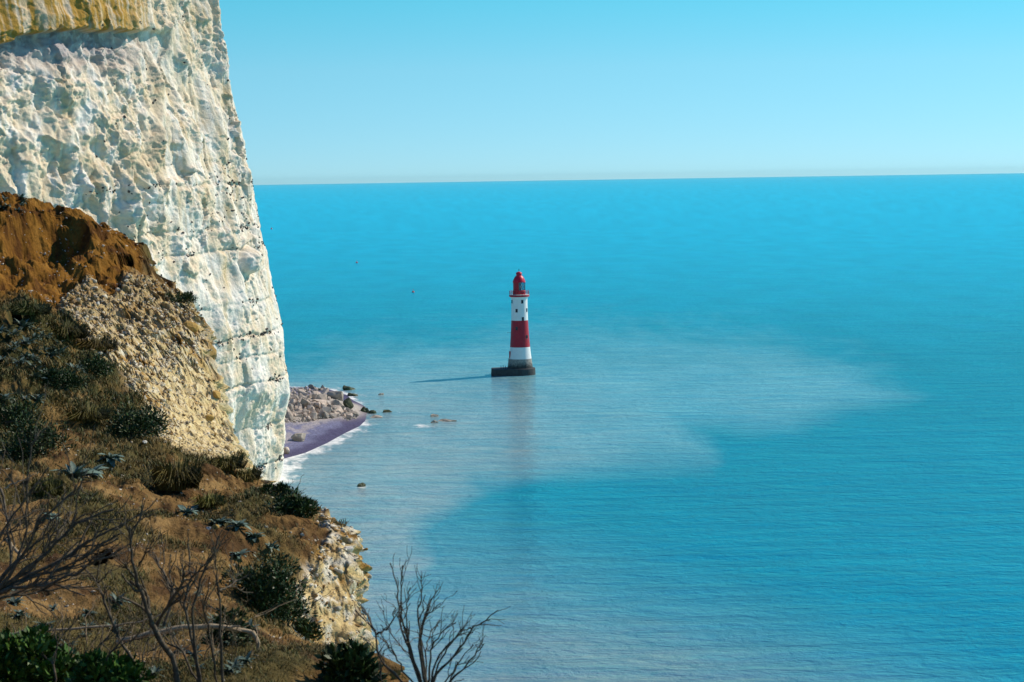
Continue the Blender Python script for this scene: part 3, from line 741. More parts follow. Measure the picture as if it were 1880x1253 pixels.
XE_X = [2.4, 1.9, 1.2, 0.6, 0.1, -.55, -.88, -1.05, -1.35, -1.70, -1.80, -1.74, -1.83, -2.18, -2.62, -3.2, -3.8, -4.62, -5.06, -5.80, -6.6, -7.4, -8.35, -10.25, -13, -15, -20]
def x_edge(d): return np.interp(d, XE_D, XE_X)
RUB1 = [(112, 565), (165, 508), (205, 545), (240, 500), (335, 538), (380, 555), (385, 640), (410, 740), (440, 800), (446, 862), (330, 836), (285, 800), (268, 740), (225, 690), (150, 620)]
RUB2 = [(590, 945), (632, 985), (660, 1040), (655, 1195), (575, 1200), (500, 1120), (545, 1075), (580, 1020), (610, 985)]
MOUND = [(-400, 300), (60, 330), (260, 420), (260, 500), (340, 560), (240, 520), (205, 540), (165, 508), (112, 570), (40, 560), (-400, 560)]
GREEN = [(-400, 560), (40, 562), (110, 575), (150, 625), (225, 695), (265, 740), (290, 815), (320, 845), (180, 800), (90, 770), (60, 860), (-400, 900)]
HOLES = [(185, 1030, 32, 20, 0.75), (40, 464, 13, 14, 1.2), (228, 479, 17, 8, 0.6), (26, 598, 17, 12, 0.6)]
def build_hill():
    d = np.concatenate([np.linspace(-6, 10.8, 24), np.geomspace(11, 54, 760), np.linspace(54.6, 75, 24)])
    xe = x_edge(d) + 0.10 * fbm(d * 1.7, d * 0, d * 0 + 3, 4) * (d / 22)
    uin = np.concatenate([np.linspace(-3.2, 0, 22)[:-1], np.linspace(0, 1, 420)])
    dl = np.maximum(d, 9); xl = -0.285 * dl
    X = xl[:, None] + (xe - xl)[:, None] * uin[None, :]
    X = np.where(uin[None, :] < 0, xl[:, None] + uin[None, :] * 9.0, X)
    D = np.broadcast_to(d[:, None], X.shape)
    Z = tps(X, D)
    # the lip is rounded over and worn
    t = np.linspace(0, 1, 71)[1:]
    drop = 1.6 * t[None, :] + 78 * np.maximum(t[None, :] - 0.55, 0) ** 2 / 0.2025
    Xf = xe[:, None] + 0.02 * drop + 0.22 * np.maximum(drop - 2.5, 0); Zf = Z[:, -1:] - drop
    Xa = np.concatenate([X, Xf], 1); Za = np.concatenate([Z, Zf], 1); Da = np.broadcast_to(d[:, None], Xa.shape).copy()
    nface = Xf.shape[1]
    P = np.stack([Xa, Da, Za], -1); px, py, dep = project(P); ok = dep > 0
    px = np.where(ok, px, -5000); py = np.where(ok, py, 5000)
    rub = np.maximum(sstep(-14, 12, poly_sdf(px, py, RUB1) + 10 * fbm(Xa, Da, Za, 3)) * (dep > 31.5),
                     sstep(-12, 10, poly_sdf(px, py, RUB2) + 9 * fbm(Xa * 2, Da * 2, Za * 2, 3)) * (dep < 28) * (dep > 19))
    rub[:, -nface:] = 1.0
    mound = sstep(-6, 6, poly_sdf(px, py, MOUND)) * (dep > 38)
    green = sstep(-25, 25, poly_sdf(px, py, GREEN) + 22 * fbm(Xa * .9, Da * .6, Za, 3)) * (dep > 22)
    # hollows and burrows
    hol = 0.75 * np.clip(1 - ((px - 85) / 80) ** 2 - ((py - 432) / 50) ** 2, 0, 1) ** 0.7 * (dep > 40) + 0.35 * gauss(px, py, 20, 450, 40, 20) * (dep > 40)
    Za = Za - hol * 0.95; Da = Da + hol * 0.5
    pit = np.zeros_like(Za)
    for cx, cy, rx, ry, dp in HOLES:
        q = ((px - cx) / rx) ** 2 + ((py - cy) / ry) ** 2 + 0.25 * perlin(px / 9, py / 7, 3.0)
        pit = np.maximum(pit, np.where(q < 1.0, dp * np.minimum(1, 3.0 * (1 - q)), 0) * ok)
    Za = Za - 0.6 * pit; Da = Da + 1.0 * pit
    # relief
    sc = np.clip(Da / 25, 0.35, 2)
    n1 = fbm(Xa * 1.1, Da * 0.8, Za * 0.5, 4) * 0.19 * sc; n2 = fbm(Xa * 4.5, Da * 3.2, Za * 4, 4, .6) * 0.035 * sc
    rg = fbm(Xa * 2.2, Da * 1.8, Za * 2.2, 4, 0.6, True) * 0.16 * sc + fbm(Xa * 8, Da * 6, Za * 8, 3, .6) * 0.045 * sc
    rill = fbm(Xa * 1.4 - Da * 0.5, Da * 0.25, Za * 0.3, 3, .5, True) * 0.16
    fade = np.clip((dep - 8) / 4, 0, 1)
    dz = (n1 * (1 - 0.5 * mound) + n2 * 1.25) * (1 - rub) + rub * rg * 0.35
    rg = rg * (1 - 0.7 * sstep(640, 720, py) * sstep(270, 340, px) * (dep > 31))
    Da = Da - rub * (rg * 0.55 + rill * 0.6 * (dep > 30)) * fade * (np.arange(Xa.shape[1])[None, :] < X.shape[1])
    dz -= mound * 0.12 * np.abs(fbm(Xa * 0.9 + Da * .4, Da * .45, 0.0, 3)) * 2
    terr = green * 0.10 * np.sin(py / 9 + 3 * fbm(Xa * .6, Da * .6, 0.0, 2))   # sheep-track terraces
    dz = dz + terr * 0.4
    Za = Za + dz * fade * np.where(np.arange(Xa.shape[1])[None, :] >= X.shape[1], 0.15, 1)
    fm = (np.arange(Xa.shape[1])[None, :] - X.shape[1] + 8) / 8.0; fm = np.clip(fm, 0, 1)
    Xa = Xa + fm * rub * (fbm(Da * 2.6, Za * 2.6, 0.0, 4, .6) * 0.20 + fbm(Da * 9, Za * 9, 0.0, 2) * .05) * fade
    P = np.stack([Xa, Da, Za], -1)
    # ---- colours (dry soil, chalk wash, thatch and turf)
    v1 = fbm(Xa * 1.7, Da * 1.1, 0.0, 4); v2 = fbm(Xa * 6, Da * 4, Za * 6, 4, .6)
    soil = np.broadcast_to(np.array([0.185, 0.108, 0.038]), P.shape).copy()
    soil = mix(soil, np.array([0.085, 0.046, 0.019]), sstep(-0.15, 0.5, v1 + 0.5 * v2)); soil = mix(soil, np.array([0.30, 0.185, 0.070]), 0.8 * sstep(0.0, 0.8, -v1 + .4 * v2))
    mc = np.broadcast_to(np.array([0.205, 0.095, 0.016]), P.shape).copy(); mc = mix(mc, np.array([0.085, 0.036, 0.010]), sstep(-.1, .7, v1 + .5 * v2))
    mc = mix(mc, np.array([0.28, 0.14, 0.028]), sstep(0.1, .8, -v1 + .3 * v2) * 0.7)
    gr = np.broadcast_to(np.array([0.085, 0.066, 0.022]), P.shape).copy(); gr = mix(gr, np.array([0.05, 0.05, 0.018]), sstep(-.2, .5, v1)); gr = mix(gr, np.array([0.22, 0.14, 0.05]), sstep(.1, .7, -v1 + .4 * v2))
    rc = np.broadcast_to(np.array([0.58, 0.43, 0.20]), P.shape).copy(); rc = mix(rc, np.array([0.66, 0.60, 0.47]), sstep(-.1, .6, v2)); rc = mix(rc, np.array([0.36, 0.20, 0.05]), sstep(.15, .8, v1 - .3 * v2))
    rc = mix(rc, np.array([0.30, 0.20, 0.09]), sstep(660, 560, py) * (dep > 31) * (0.35 + 0.5 * sstep(-.2, .5, v2)))      # earthier upper rubble
    gul = sstep(640, 720, py) * sstep(270, 340, px) * (dep > 31)
    rc = mix(rc, np.array([0.70, 0.55, 0.28]), gul * 0.6)
    rc = np.where((dep < 19)[..., None], soil, rc)
    c = mix(soil, mc, mound); c = mix(c, gr, green)
    patch = sstep(-0.1, 0.4, fbm(Xa * 0.8 + 5, Da * 0.5, 0.0, 4)) * (1 - mound) * (1 - green)   # turf patches in the soil
    c = mix(c, np.array([0.075, 0.068, 0.024]), 0.8 * patch)
    c = mix(c, rc, rub)
    me = mesh_np('hillside', P.reshape(-1, 3), grid_faces(P.shape[0], P.shape[1], True), c.reshape(-1, 3))
    o = link('hillside', me, vcol_mat('soil_and_chalk', 9.0, 0.35, 0.95, 1.0, 0.05, 55.0, 0.05))
    tag(o, 'brown soil and turf hillside ending in a crumbling chalk edge', None, None, 'structure')
    return P, rub, mound, green, patch, nface, o
HP, H_RUB, H_MOUND, H_GREEN, H_PATCH, NFACE, hill_obj = build_hill()
hpx, hpy, hd = project(HP)
inv_ = (hpx > -40) & (hpx < 720) & (hpy > 300) & (hpy < 1300) & (hd > 9) & (hd < 60)
FL = np.where(inv_.ravel())[0]; FP = HP.reshape(-1, 3)[FL]; FX, FY, FD = hpx.ravel()[FL], hpy.ravel()[FL], hd.ravel()[FL]
fr_, fm2, fg_, fpat = [q.ravel()[FL] for q in (H_RUB, H_MOUND, H_GREEN, H_PATCH)]
col_idx = (FL % HP.shape[1]); is_face = col_idx >= HP.shape[1] - NFACE + 30
def ground(px, py, dmin=0, dmax=99):
    for tol in (2.5, 5, 10, 20, 40, 80):
        m = np.where((np.abs(FX - px) < tol) & (np.abs(FY - py) < tol) & (FD > dmin) & (FD < dmax))[0]
        if len(m): return FP[m[np.argmin(FD[m])]]
    return at(px, py, 20)

# area that each vertex stands for, so that scatter is even over the ground
cell = (FD / 25.0) ** 2
def pick(weight, n, seed):
    r = np.random.default_rng(seed); p = np.maximum(weight, 0); p = p / p.sum()
    return r.choice(len(FL), n, p=p)
edge_face = (col_idx < HP.shape[1] - NFACE + 46) & (FD > 19) & (FD < 28)
ie = pick(fr_ * edge_face * (FX > 540) * (0.2 + sstep(-.2, .5, fbm(FP[:, 0] * 3, FP[:, 1] * 2, FP[:, 2] * 3, 3))), 1700, 14); r = np.random.default_rng(22)
o = scatter_stones('edge_rubble', FP[ie], np.clip(r.lognormal(0, .55, len(ie)) * 3.0, 1.2, 9) * FD[ie] / FPX,
                   [(np.array([0.64, 0.57, 0.44]) if r.random() < .65 else np.array([0.36, 0.21, 0.07])) * r.uniform(.45, 1.2) for _ in ie], M_STONE, 0.8, None, 15)
tag(o, 'broken chalk and flint packed into the near crumbling edge', 'rubble', None, 'stuff')
# ---- loose chalk and flint on the rubble slopes (uncountable)
i1 = pick(fr_ * ~is_face * (FD > 30) * (1 - 0.72 * sstep(640, 720, FY) * sstep(285, 345, FX)) * (0.3 + sstep(0, .6, fbm(FP[:, 0] * 1.5, FP[:, 1], FP[:, 2], 3))), 4000, 1)
r = np.random.default_rng(21)
cols = [np.array([0.62, 0.54, 0.40]) * r.uniform(.5, 1.2) if r.random() < .7 else np.array([0.30, 0.18, 0.07]) * r.uniform(.6, 1.3) for _ in i1]
szs = np.clip(r.lognormal(0, .5, len(i1)) * 2.0, 1, 7) * FD[i1] / FPX
o = scatter_stones('chalk_scree', FP[i1] + np.array([0, 0, 0.01]), szs, cols, M_STONE, 0.75, None, 5)
tag(o, 'loose chalk and flint scree on the crumbling slope', 'scree', None, 'stuff')
i2 = pick((1 - fr_) * (0.25 + fm2 * 0.6 + 0.5 * (1 - fg_)) * (0.15 + sstep(0, .6, fbm(FP[:, 0] * .9 + 4, FP[:, 1] * .7, FP[:, 2], 3))) , 2600, 2)
i2 = i2[((FX[i2] - 495) / 95) ** 2 + ((FY[i2] - 1075) / 90) ** 2 > 1]
cols = [np.array([0.62, 0.55, 0.44]) * r.uniform(.5, 1.2) for _ in i2]
o = scatter_stones('chalk_chips', FP[i2], np.clip(r.lognormal(0, .5, len(i2)) * 1.6, .8, 5) * FD[i2] / FPX, cols, M_STONE, 0.7, None, 6)
tag(o, 'small pale chalk chips strewn over the brown soil', 'chips', None, 'stuff')

# ================================================================== PLANTS
def leaf_mat(name, c, c2, rough=0.6):
    k = N(name); v = k.obj(); n = k.noise(14, 3, 0.6, v); a = k.n('ShaderNodeAttribute', attribute_name='Col')
    base = k.ramp(n.outputs['Fac'], [(0.3, c), (0.7, c2)])
    cc = k.mixc(1.0, base, a.outputs['Color'], 'MULTIPLY')
    return k.set(Base_Color=cc, Roughness=rough, Specular_IOR_Level=0.25, Transmission_Weight=0.0)
M_CAB = leaf_mat('glaucous_leaf', (0.045, 0.080, 0.055), (0.15, 0.20, 0.155))
M_DKG = leaf_mat('dark_evergreen_leaf', (0.014, 0.032, 0.007), (0.045, 0.075, 0.016), 0.5)
M_BRG = leaf_mat('bright_leaf', (0.03, 0.075, 0.010), (0.07, 0.14, 0.02), 0.5)
M_GRS = leaf_mat('grass_blade', (0.085, 0.074, 0.022), (0.18, 0.145, 0.050), 0.7)
M_BARK = simple('grey_lichen_bark', (0.115, 0.092, 0.065), 0.9, 0.7, 30, 0.6, 0.004, 0.1)
M_BLEACH = simple('bleached_wood', (0.40, 0.30, 0.19), 0.85, 0.3, 18, 0.5, 0.004, 0.1)
M_TWIG = simple('dry_twig', (0.23, 0.165, 0.10), 0.9, 0.4, 30, 0.4, 0.003, 0.1)

def leaf_np(L, Wd, droop, n=5):
    """one curved, folded leaf along +X from the origin"""
    t = np.linspace(0, 1, n); wv = Wd * np.sin(np.pi * (0.12 + 0.86 * t)) ** 0.8
    x = L * t; z = L * (0.35 * t - droop * t * t)
    V = np.concatenate([np.stack([x, wv * .5, z + .15 * wv], -1), np.stack([x, 0 * t, z], -1), np.stack([x, -wv * .5, z + .15 * wv], -1)])
    F = []
    for i in range(n - 1): F += [(i, n + i, n + i + 1, i + 1), (n + i, 2 * n + i, 2 * n + i + 1, n + i + 1)]
    return V, np.array(F)
LEAVES = []
for k in range(5):
    V, F = leaf_np(1.0, 0.30 + 0.06 * k, 0.25 + 0.13 * k)
    LEAVES.append(mesh_np('leaf', V, F, np.full((len(V), 3), 0.95 + 0.14 * k))); LEAVES[-1].materials.append(M_CAB)
def rosette(px, py, wpx, label, nl=22, group='glaucous leafy rosettes on the slope', dmin=0):
    p = ground(px, py, dmin); size = wpx * p[1] / FPX / 2; r = np.random.default_rng(int(px * 7 + py))
    root = empty('cabbage_plant', tuple(p)); tag(root, label, 'plant', group)
    nl = int(nl * 2.1)
    for k in range(nl):
        o = link('leaf', LEAVES[r.integers(5)], None, root); L = size * r.uniform(.5, 1.0) * (1 if k < nl * .6 else .6)
        a = k * 2.4 + r.uniform(-.3, .3); el = r.uniform(-.05, .7) if k < nl * .65 else r.uniform(.5, 1.2)
        o.scale = (L, L, L); o.rotation_euler = (r.uniform(-.3, .3), -el, a); o.location = (0.06 * size * math.cos(a), 0.06 * size * math.sin(a), 0.02 * size)
    tubes_obj('stem', [([(0, 0, -.15 * size), (0.01, 0, 0), (0.0, 0.01, .15 * size)], 0.05 * size)], M_TWIG, root)
def small_rosette(px, py, wpx, label, group, dmin=0):
    p = ground(px, py, dmin); size = wpx * p[1] / FPX / 2; r = np.random.default_rng(int(px * 13 + py)); VV, FF, CC, o = [], [], [], 0
    for k in range(26):
        V, F = leaf_np(size * r.uniform(.45, 1.1), size * r.uniform(.2, .34), r.uniform(.2, .7), 4); a = r.uniform(0, 6.28); el = r.uniform(0, .8)
        ca, sa = math.cos(a), math.sin(a); ce, se = math.cos(el), math.sin(el)
        x = V[:, 0] * ce - V[:, 2] * se; z = V[:, 0] * se + V[:, 2] * ce
        V = np.stack([x * ca - V[:, 1] * sa, x * sa + V[:, 1] * ca, z], -1); VV.append(V); FF.append(F + o); o += len(V); CC.append(np.full((len(V), 3), r.uniform(.6, 1.3)))
    ob = link('leafy_plant', mesh_np('leafy_plant', np.concatenate(VV), np.concatenate(FF), np.concatenate(CC)), M_CAB); ob.location = tuple(p)
    tag(ob, label, 'plant', group)
rosette(138, 880, 95, 'big blue green cabbage rosette, left of the two on the soil bank', 30)
rosette(168, 872, 65, 'cabbage rosette touching the right side of the biggest one', 22)
rosette(206, 845, 62, 'dark cabbage rosette higher up the bank with drooping leaves', 24)
rosette(345, 945, 60, 'cabbage rosette with white blooms beside the grass tuft', 22)
rosette(368, 932, 45, 'small pale cabbage rosette right beside the white blooms', 18)
rosette(400, 962, 55, 'cabbage rosette in the middle of the row along the bank', 20)
rosette(440, 968, 55, 'cabbage rosette at the lower end of the row along the bank', 20)
rosette(468, 990, 48, 'half hidden cabbage rosette below the row along the bank', 18)
rosette(98, 950, 48, 'drooping cabbage rosette behind the left bare branches', 18)
rosette(440, 1020, 50, 'cabbage rosette low on the bank above the dark bush', 18)
rosette(500, 1005, 44, 'cabbage rosette nearest the crumbling edge', 16)
r = np.random.default_rng(8)
for k in range(46):
    px, py = r.uniform(0, 150), r.uniform(585, 740)
    if px > 40 + (py - 560) * 1.0: continue
    lab = 'low blue green plant ' + ('just under the brown mound' if py < 640 else ('level with the rounded dark bush' if py < 700 else 'above the dark tangled bush')) + (' at the picture edge' if px < 40 else '')
    small_rosette(px, py, r.uniform(28, 52), lab, 'left slope: ' + lab, 30)
for k in range(40):
    px, py = r.uniform(0, 480), r.uniform(1080, 1250)
    lab = 'grey green plant ' + ('under the left bare shrub' if px < 170 else ('among the middle shrub stems' if px < 330 else 'beside the arching bleached branch')) + (' in the bottom foreground' if py > 1170 else ' farther up the bank')
    small_rosette(px, py, r.uniform(30, 60), lab, 'lower bank: ' + lab)
for k in range(7):
    small_rosette(r.uniform(0, 45), r.uniform(366, 392), r.uniform(20, 34), 'grey green plant on top of the brown mound', 'grey green plants on the mound top', 45)

def bush(px, py, wpx, hpx, label, mat, leaf_px=9, n=900, cat='bush', name='evergreen_bush', twigs=14, dmin=0, aspect=0.36, nseed=0):
    p = ground(px, py, dmin); u = p[1] / FPX; W, Hh = wpx * u / 2, hpx * u; r = np.random.default_rng(int(px * 3 + py * 5) + nseed)
    root = empty(name, tuple(p)); tag(root, label, cat)
    VV, FF, CC, o = [], [], [], 0
    n = int(n * 1.9); nc = max(8, n // 60); cl = r.normal(size=(nc, 3)); cl /= np.linalg.norm(cl, axis=1)[:, None]; cl[:, 2] = np.abs(cl[:, 2]); cl *= r.uniform(.45, 1, (nc, 1))
    cl = cl * np.array([W, W * .8, Hh * .92]); tips = []
    for c in cl:
        m = n // nc; ctr = c; tips.append(ctr); rr = 0.30 * max(min(W, Hh), .5 * W)
        for k in range(m):
            d = r.normal(size=3); d /= np.linalg.norm(d); q = ctr + d * rr * r.uniform(.35, 1) * np.array([1.1, 1.1, .85])
            if q[2] < -0.05 * Hh: q[2] = abs(q[2]) * .5
            L = leaf_px * u * r.uniform(.7, 1.4); out_ = d + np.array([0, 0, .5]) + r.normal(size=3) * .5; out_ /= np.linalg.norm(out_)
            side = np.cross(out_, r.normal(size=3)); side /= np.linalg.norm(side) + 1e-9; nn = np.cross(out_, side)
            w2 = L * aspect
            VV.append(np.array([q, q + out_ * L * .5 + side * w2 * .5 + nn * w2 * .15, q + out_ * L, q + out_ * L * .5 - side * w2 * .5 + nn * w2 * .15]))
            FF.append(np.array([[0, 1, 2, 3]]) + o); o += 4; CC.append(np.full((4, 3), r.uniform(.5, 1.5)))
    link('foliage', mesh_np('foliage', np.concatenate(VV), np.concatenate(FF), np.concatenate(CC), smooth=False), mat, root)
    for k in range(twigs):
        t = tips[k % len(tips)] * r.uniform(.75, 1.15); b = np.array([r.uniform(-.25, .25) * W, r.uniform(-.2, .2) * W, -0.05 * Hh]); mid = (b + t) / 2 + r.normal(size=3) * .07 * W
        tubes_obj('stem', [([b, mid, t], np.array([1.3, .9, .35]) * 1.6 * u)], M_TWIG, root, 5)
    return root
bush(645, 1262, 118, 78, 'glossy dark green leafy bush at the hill edge in the bottom foreground', M_DKG, 19, 900, twigs=10, aspect=.42)
bush(492, 1140, 160, 150, 'big dark evergreen bush below the cabbage row', M_DKG, 9, 3200, twigs=22, dmin=17)
bush(538, 945, 82, 56, 'dark spiky bush on the edge against the water', M_DKG, 9, 900, twigs=14, dmin=24)
bush(505, 905, 45, 26, 'small dark bush joining the edge bush on the left', M_DKG, 8, 350, twigs=8, dmin=26)
bush(560, 1172, 60, 44, 'small dark bush at the foot of the chalk rubble', M_DKG, 9, 600, twigs=8)
bush(250, 800, 120, 62, 'long dark bush beside the chalk scree', M_DKG, 7, 1500, twigs=8, dmin=27)
bush(110, 712, 92, 42, 'black green rounded bush on the grassy left slope', M_DKG, 6, 1200, twigs=6, dmin=30)
bush(175, 686, 70, 32, 'dark low bush upslope right of the rounded one', M_DKG, 6, 800, twigs=6, dmin=30)
bush(60, 830, 130, 70, 'dark tangled bush at the left edge above the soil bank', M_DKG, 7, 1500, twigs=20, dmin=22)
bush(20, 775, 120, 50, 'dark green bush at the far left edge of the slope', M_DKG, 7, 1000, twigs=10, dmin=25)
bush(60, 1250, 190, 95, 'bright green leafy bush in the bottom left corner', M_BRG, 17, 1500, twigs=8, aspect=.5)
bush(195, 1262, 150, 60, 'bright green low bush right of the corner one', M_BRG, 16, 900, twigs=6, aspect=.45)
bush(330, 552, 70, 22, 'dark heath clump on the rim of the rubble outcrop', M_DKG, 5, 500, twigs=4, dmin=44)
bush(420, 1180, 90, 60, 'dark low bush under the middle bare shrub', M_DKG, 10, 700, twigs=6)

def tussock(px, py, wpx, hpx, label, dmin=0, n=420, col=(1, .9, .6), lean=(0, 0), group=None):
    p = ground(px, py, dmin); u = p[1] / FPX; W, Hh = wpx * u / 2, hpx * u; r = np.random.default_rng(int(px + py * 11)); VV, FF, CC, o = [], [], [], 0
    for k in range(n):
        a = r.uniform(0, 6.28); q = r.uniform(0, .8) ** .8; sp = r.uniform(.1, 1); L = Hh * r.uniform(.45, 1.3)
        b = np.array([math.cos(a) * W * q, math.sin(a) * W * q, -.03 * Hh]); e = np.array([math.cos(a) * W * sp + lean[0] * W, math.sin(a) * W * sp + lean[1] * W, 0])
        s_ = np.array([-math.sin(a + .8), math.cos(a + .8), 0]) * u * 1.1
        m1 = b + e * .3 + np.array([0, 0, L * .55]); m2 = b + e * .8 + np.array([0, 0, L * (.98 - .75 * sp)])
        VV.append(np.array([b - s_, b + s_, m1 + s_ * .8, m1 - s_ * .8, m2 + s_ * .25, m2 - s_ * .25])); FF.append(np.array([[0, 1, 2, 3], [3, 2, 4, 5]]) + o); o += 6
        CC.append(np.full((6, 3), r.uniform(.5, 1.5)) * np.array(col))
    ob = link('grass_tussock', mesh_np('grass_tussock', np.concatenate(VV), np.concatenate(FF), np.concatenate(CC), smooth=False), M_GRS); ob.location = tuple(p)
    tag(ob, label, 'grass tussock', group)
tussock(326, 895, 95, 62, 'round olive grass tussock with a shadowed left side', 23, 900, (.8, .75, .45))
tussock(418, 862, 70, 30, 'low grass tussock against the white cliff', 27, 500, (.8, .8, .5))
tussock(452, 880, 60, 26, 'thin grass tussock on the lip right of the low one', 27, 400, (.9, .85, .5))
tussock(388, 928, 60, 28, 'grass tuft behind the white bloomed rosette', 22, 350, (.9, 1, .5))
tussock(125, 620, 80, 36, 'dark grass hummock at the top of the green slope', 35, 700, (.6, .6, .35))
tussock(60, 575, 80, 26, 'grass fringe below the brown mound', 35, 500, (.5, .65, .4))
tussock(90, 908, 60, 40, 'olive grass clump under the big rosette', 20, 400, (.7, .8, .4))
tussock(180, 640, 80, 26, 'grass clump between hummock and scree', 35, 500, (.8, .7, .4))
tussock(165, 770, 90, 28, 'grass clump above the bare dark bank', 28, 500, (.8, .8, .45))
# ---- turf (uncountable): blades in the green areas and patches
wt = (fg_ * 1.0 + fpat * 0.75 + 0.06) * (1 - fr_) * (1 - fm2 * .97) * (FD < 45) * ~is_face * (0.2 + sstep(-.2, .5, fbm(FP[:, 0] * 2, FP[:, 1] * 1.3, FP[:, 2], 3)))
for cx, cy, rx, ry, _ in HOLES: wt = wt * (((FX - cx) / (rx * 1.5)) ** 2 + ((FY - cy) / (ry * 1.8)) ** 2 > 1)
ig = pick(wt, 90000, 9); r = np.random.default_rng(31); n = len(ig)
b = FP[ig] + r.normal(size=(n, 3)) * np.array([.03, .06, 0]); u = FD[ig] / FPX
L = u * r.uniform(4, 12, n); a = r.uniform(0, 6.28, n); lx, ly = np.cos(a) * L * .7 + .25 * L, np.sin(a) * L * .7
sx = np.stack([np.cos(a + 1.2) * u * .7, np.sin(a + 1.2) * u * .7, 0 * u], -1)
m1 = b + np.stack([lx * .4, ly * .4, L * .6], -1); m2 = b + np.stack([lx, ly, L * .8], -1)
V = np.stack([b - sx, b + sx, m1 + sx * .8, m1 - sx * .8, m2 + sx * .2, m2 - sx * .2], 1).reshape(-1, 3)
i6 = np.arange(n)[:, None] * 6; F = np.concatenate([i6 + np.array([[0, 1, 2, 3]]), i6 + np.array([[3, 2, 4, 5]])])
hue = fbm(b[:, 0] * .8, b[:, 1] * .5, b[:, 2] * 0, 3)[:, None]; cc = np.where(r.random((n, 1)) < .5 + .4 * hue, np.array([[1.25, 1.0, .75]]), np.array([[.55, .75, .5]])) * r.uniform(.5, 1.4, (n, 1))
o = link('turf', mesh_np('turf', V, F, np.repeat(cc, 6, 0), smooth=False), M_GRS)
tag(o, 'dry olive turf growing over the slope', 'grass', None, 'stuff')

# ---- bare shrubs
def grow(root_pt, tip, r0, rng, wob=0.06, n=9, sag=0.0):
    a, b = np.asarray(root_pt, float), np.asarray(tip, float); L = np.linalg.norm(b - a); t = np.linspace(0, 1, n)
    p = a + (b - a) * t[:, None]
    w = np.cumsum(rng.normal(size=(n, 3)), 0) * wob * L / n ** .5; w -= w[-1] * t[:, None]; w -= w[0]
    p = p + w; p[:, 2] += sag * L * np.sin(np.pi * t)
    return p
def shrub2(name, label, stems, d, seed, mat, twig_n=4, dj=0.3, twl=(20, 70), cat='bare shrub', foot=None):
    rng = np.random.default_rng(seed); u = d / FPX
    fp = foot if foot is not None else at(stems[0][0][0][0], stems[0][0][0][1], d)
    root = empty(name, tuple(fp)); tag(root, label, cat); fp = np.array(fp)
    for pts, wpx in stems:
        dd = d + rng.uniform(-dj, dj); nseg = len(pts)
        P = np.array([at(x, y, d + (dd - d) * (i / max(1, nseg - 1))) for i, (x, y) in enumerate(pts)])
        tt = np.linspace(0, nseg - 1, 3 * nseg + 2); Q = np.stack([np.interp(tt, np.arange(nseg), P[:, k]) for k in range(3)], -1)
        Q[1:-1] += rng.normal(size=Q[1:-1].shape) * u * 1.3
        rad_ = u * wpx * .82 * np.linspace(1, .36, len(Q)) * (1 + .12 * rng.normal(size=len(Q)))
        tubes = [(Q, rad_)]; L = np.linalg.norm(P[-1] - P[0])
        for k in range(twig_n):
            i = rng.integers(len(Q) // 3, len(Q) - 1); dirn = Q[i + 1] - Q[i]; dirn /= np.linalg.norm(dirn) + 1e-9
            v = dirn + rng.normal(size=3) * .45 + np.array([0, 0, .25]); v /= np.linalg.norm(v); l = u * rng.uniform(*twl)
            T = grow(Q[i], Q[i] + v * l, 0, rng, .12, 5); tubes.append((T, rad_[i] * np.array([.62, .55, .48, .42, .34])))
            if rng.random() < .6:
                v2 = v + rng.normal(size=3) * .6; v2 /= np.linalg.norm(v2); tubes.append((grow(T[2], T[2] + v2 * l * .5, 0, rng, .1, 4), rad_[i] * np.array([.45, .4, .36, .3])))
        for q in tubes[:]:                                   # swollen buds at the ends
            e = q[0][-1]; dv = q[0][-1] - q[0][-2]; dv /= np.linalg.norm(dv) + 1e-9; rr = np.atleast_1d(q[1])[-1]
            tubes.append((np.array([e - dv * rr * 2, e, e + dv * rr * 2.5]), np.array([rr * .9, rr * 1.5, rr * .4])))
        ob = tubes_obj('branch', [(q[0] - fp, q[1]) for q in tubes], mat, root, 6)
R_FOOT = at(785, 1300, 11.2)
J = (785, 1290); 
right = [([J, (760, 1215), (735, 1150), (733, 1110), (728, 1070), (717, 1036)], 3.4), ([J, (752, 1200), (738, 1130), (736, 1080), (739, 1040)], 3.2),
         ([J, (775, 1200), (766, 1140), (773, 1100), (773, 1060)], 3.2), ([J, (768, 1190), (775, 1140), (790, 1110), (802, 1086)], 3.2), ([J, (770, 1180), (783, 1130), (808, 1109)], 2.6),
         ([J, (800, 1240), (845, 1190), (870, 1152), (913, 1122)], 3.6), ([J, (830, 1250), (862, 1215), (887, 1184)], 3.2), ([J, (725, 1240), (694, 1210), (692, 1165), (672, 1140), (653, 1122)], 4.0),
         ([(692, 1165), (712, 1155), (723, 1135), (724, 1114)], 2.4), ([(690, 1162), (675, 1130), (660, 1112)], 1.8), ([J, (750, 1180), (745, 1120), (753, 1080)], 2.4),
         ([J, (790, 1200), (805, 1165), (836, 1144)], 2.8), ([J, (800, 1210), (840, 1165), (858, 1144)], 2.8), ([J, (782, 1190), (792, 1160), (810, 1139)], 2.4),
         ([J, (805, 1220), (830, 1180), (848, 1160), (866, 1155)], 2.4), ([J, (740, 1230), (722, 1195), (705, 1175), (690, 1168)], 2.4), ([J, (820, 1250), (850, 1205), (868, 1185)], 2.2),
         ([J, (700, 1252), (697, 1210), (715, 1185)], 2.2), ([J, (765, 1240), (750, 1200), (722, 1170), (710, 1140)], 2.2)]
shrub2('bare_shrub', 'leafless forked shrub standing against the water at the hill edge', right, 11.2, 5, M_BARK, 8, 0.25, (16, 62))
K = (-30, 1100)
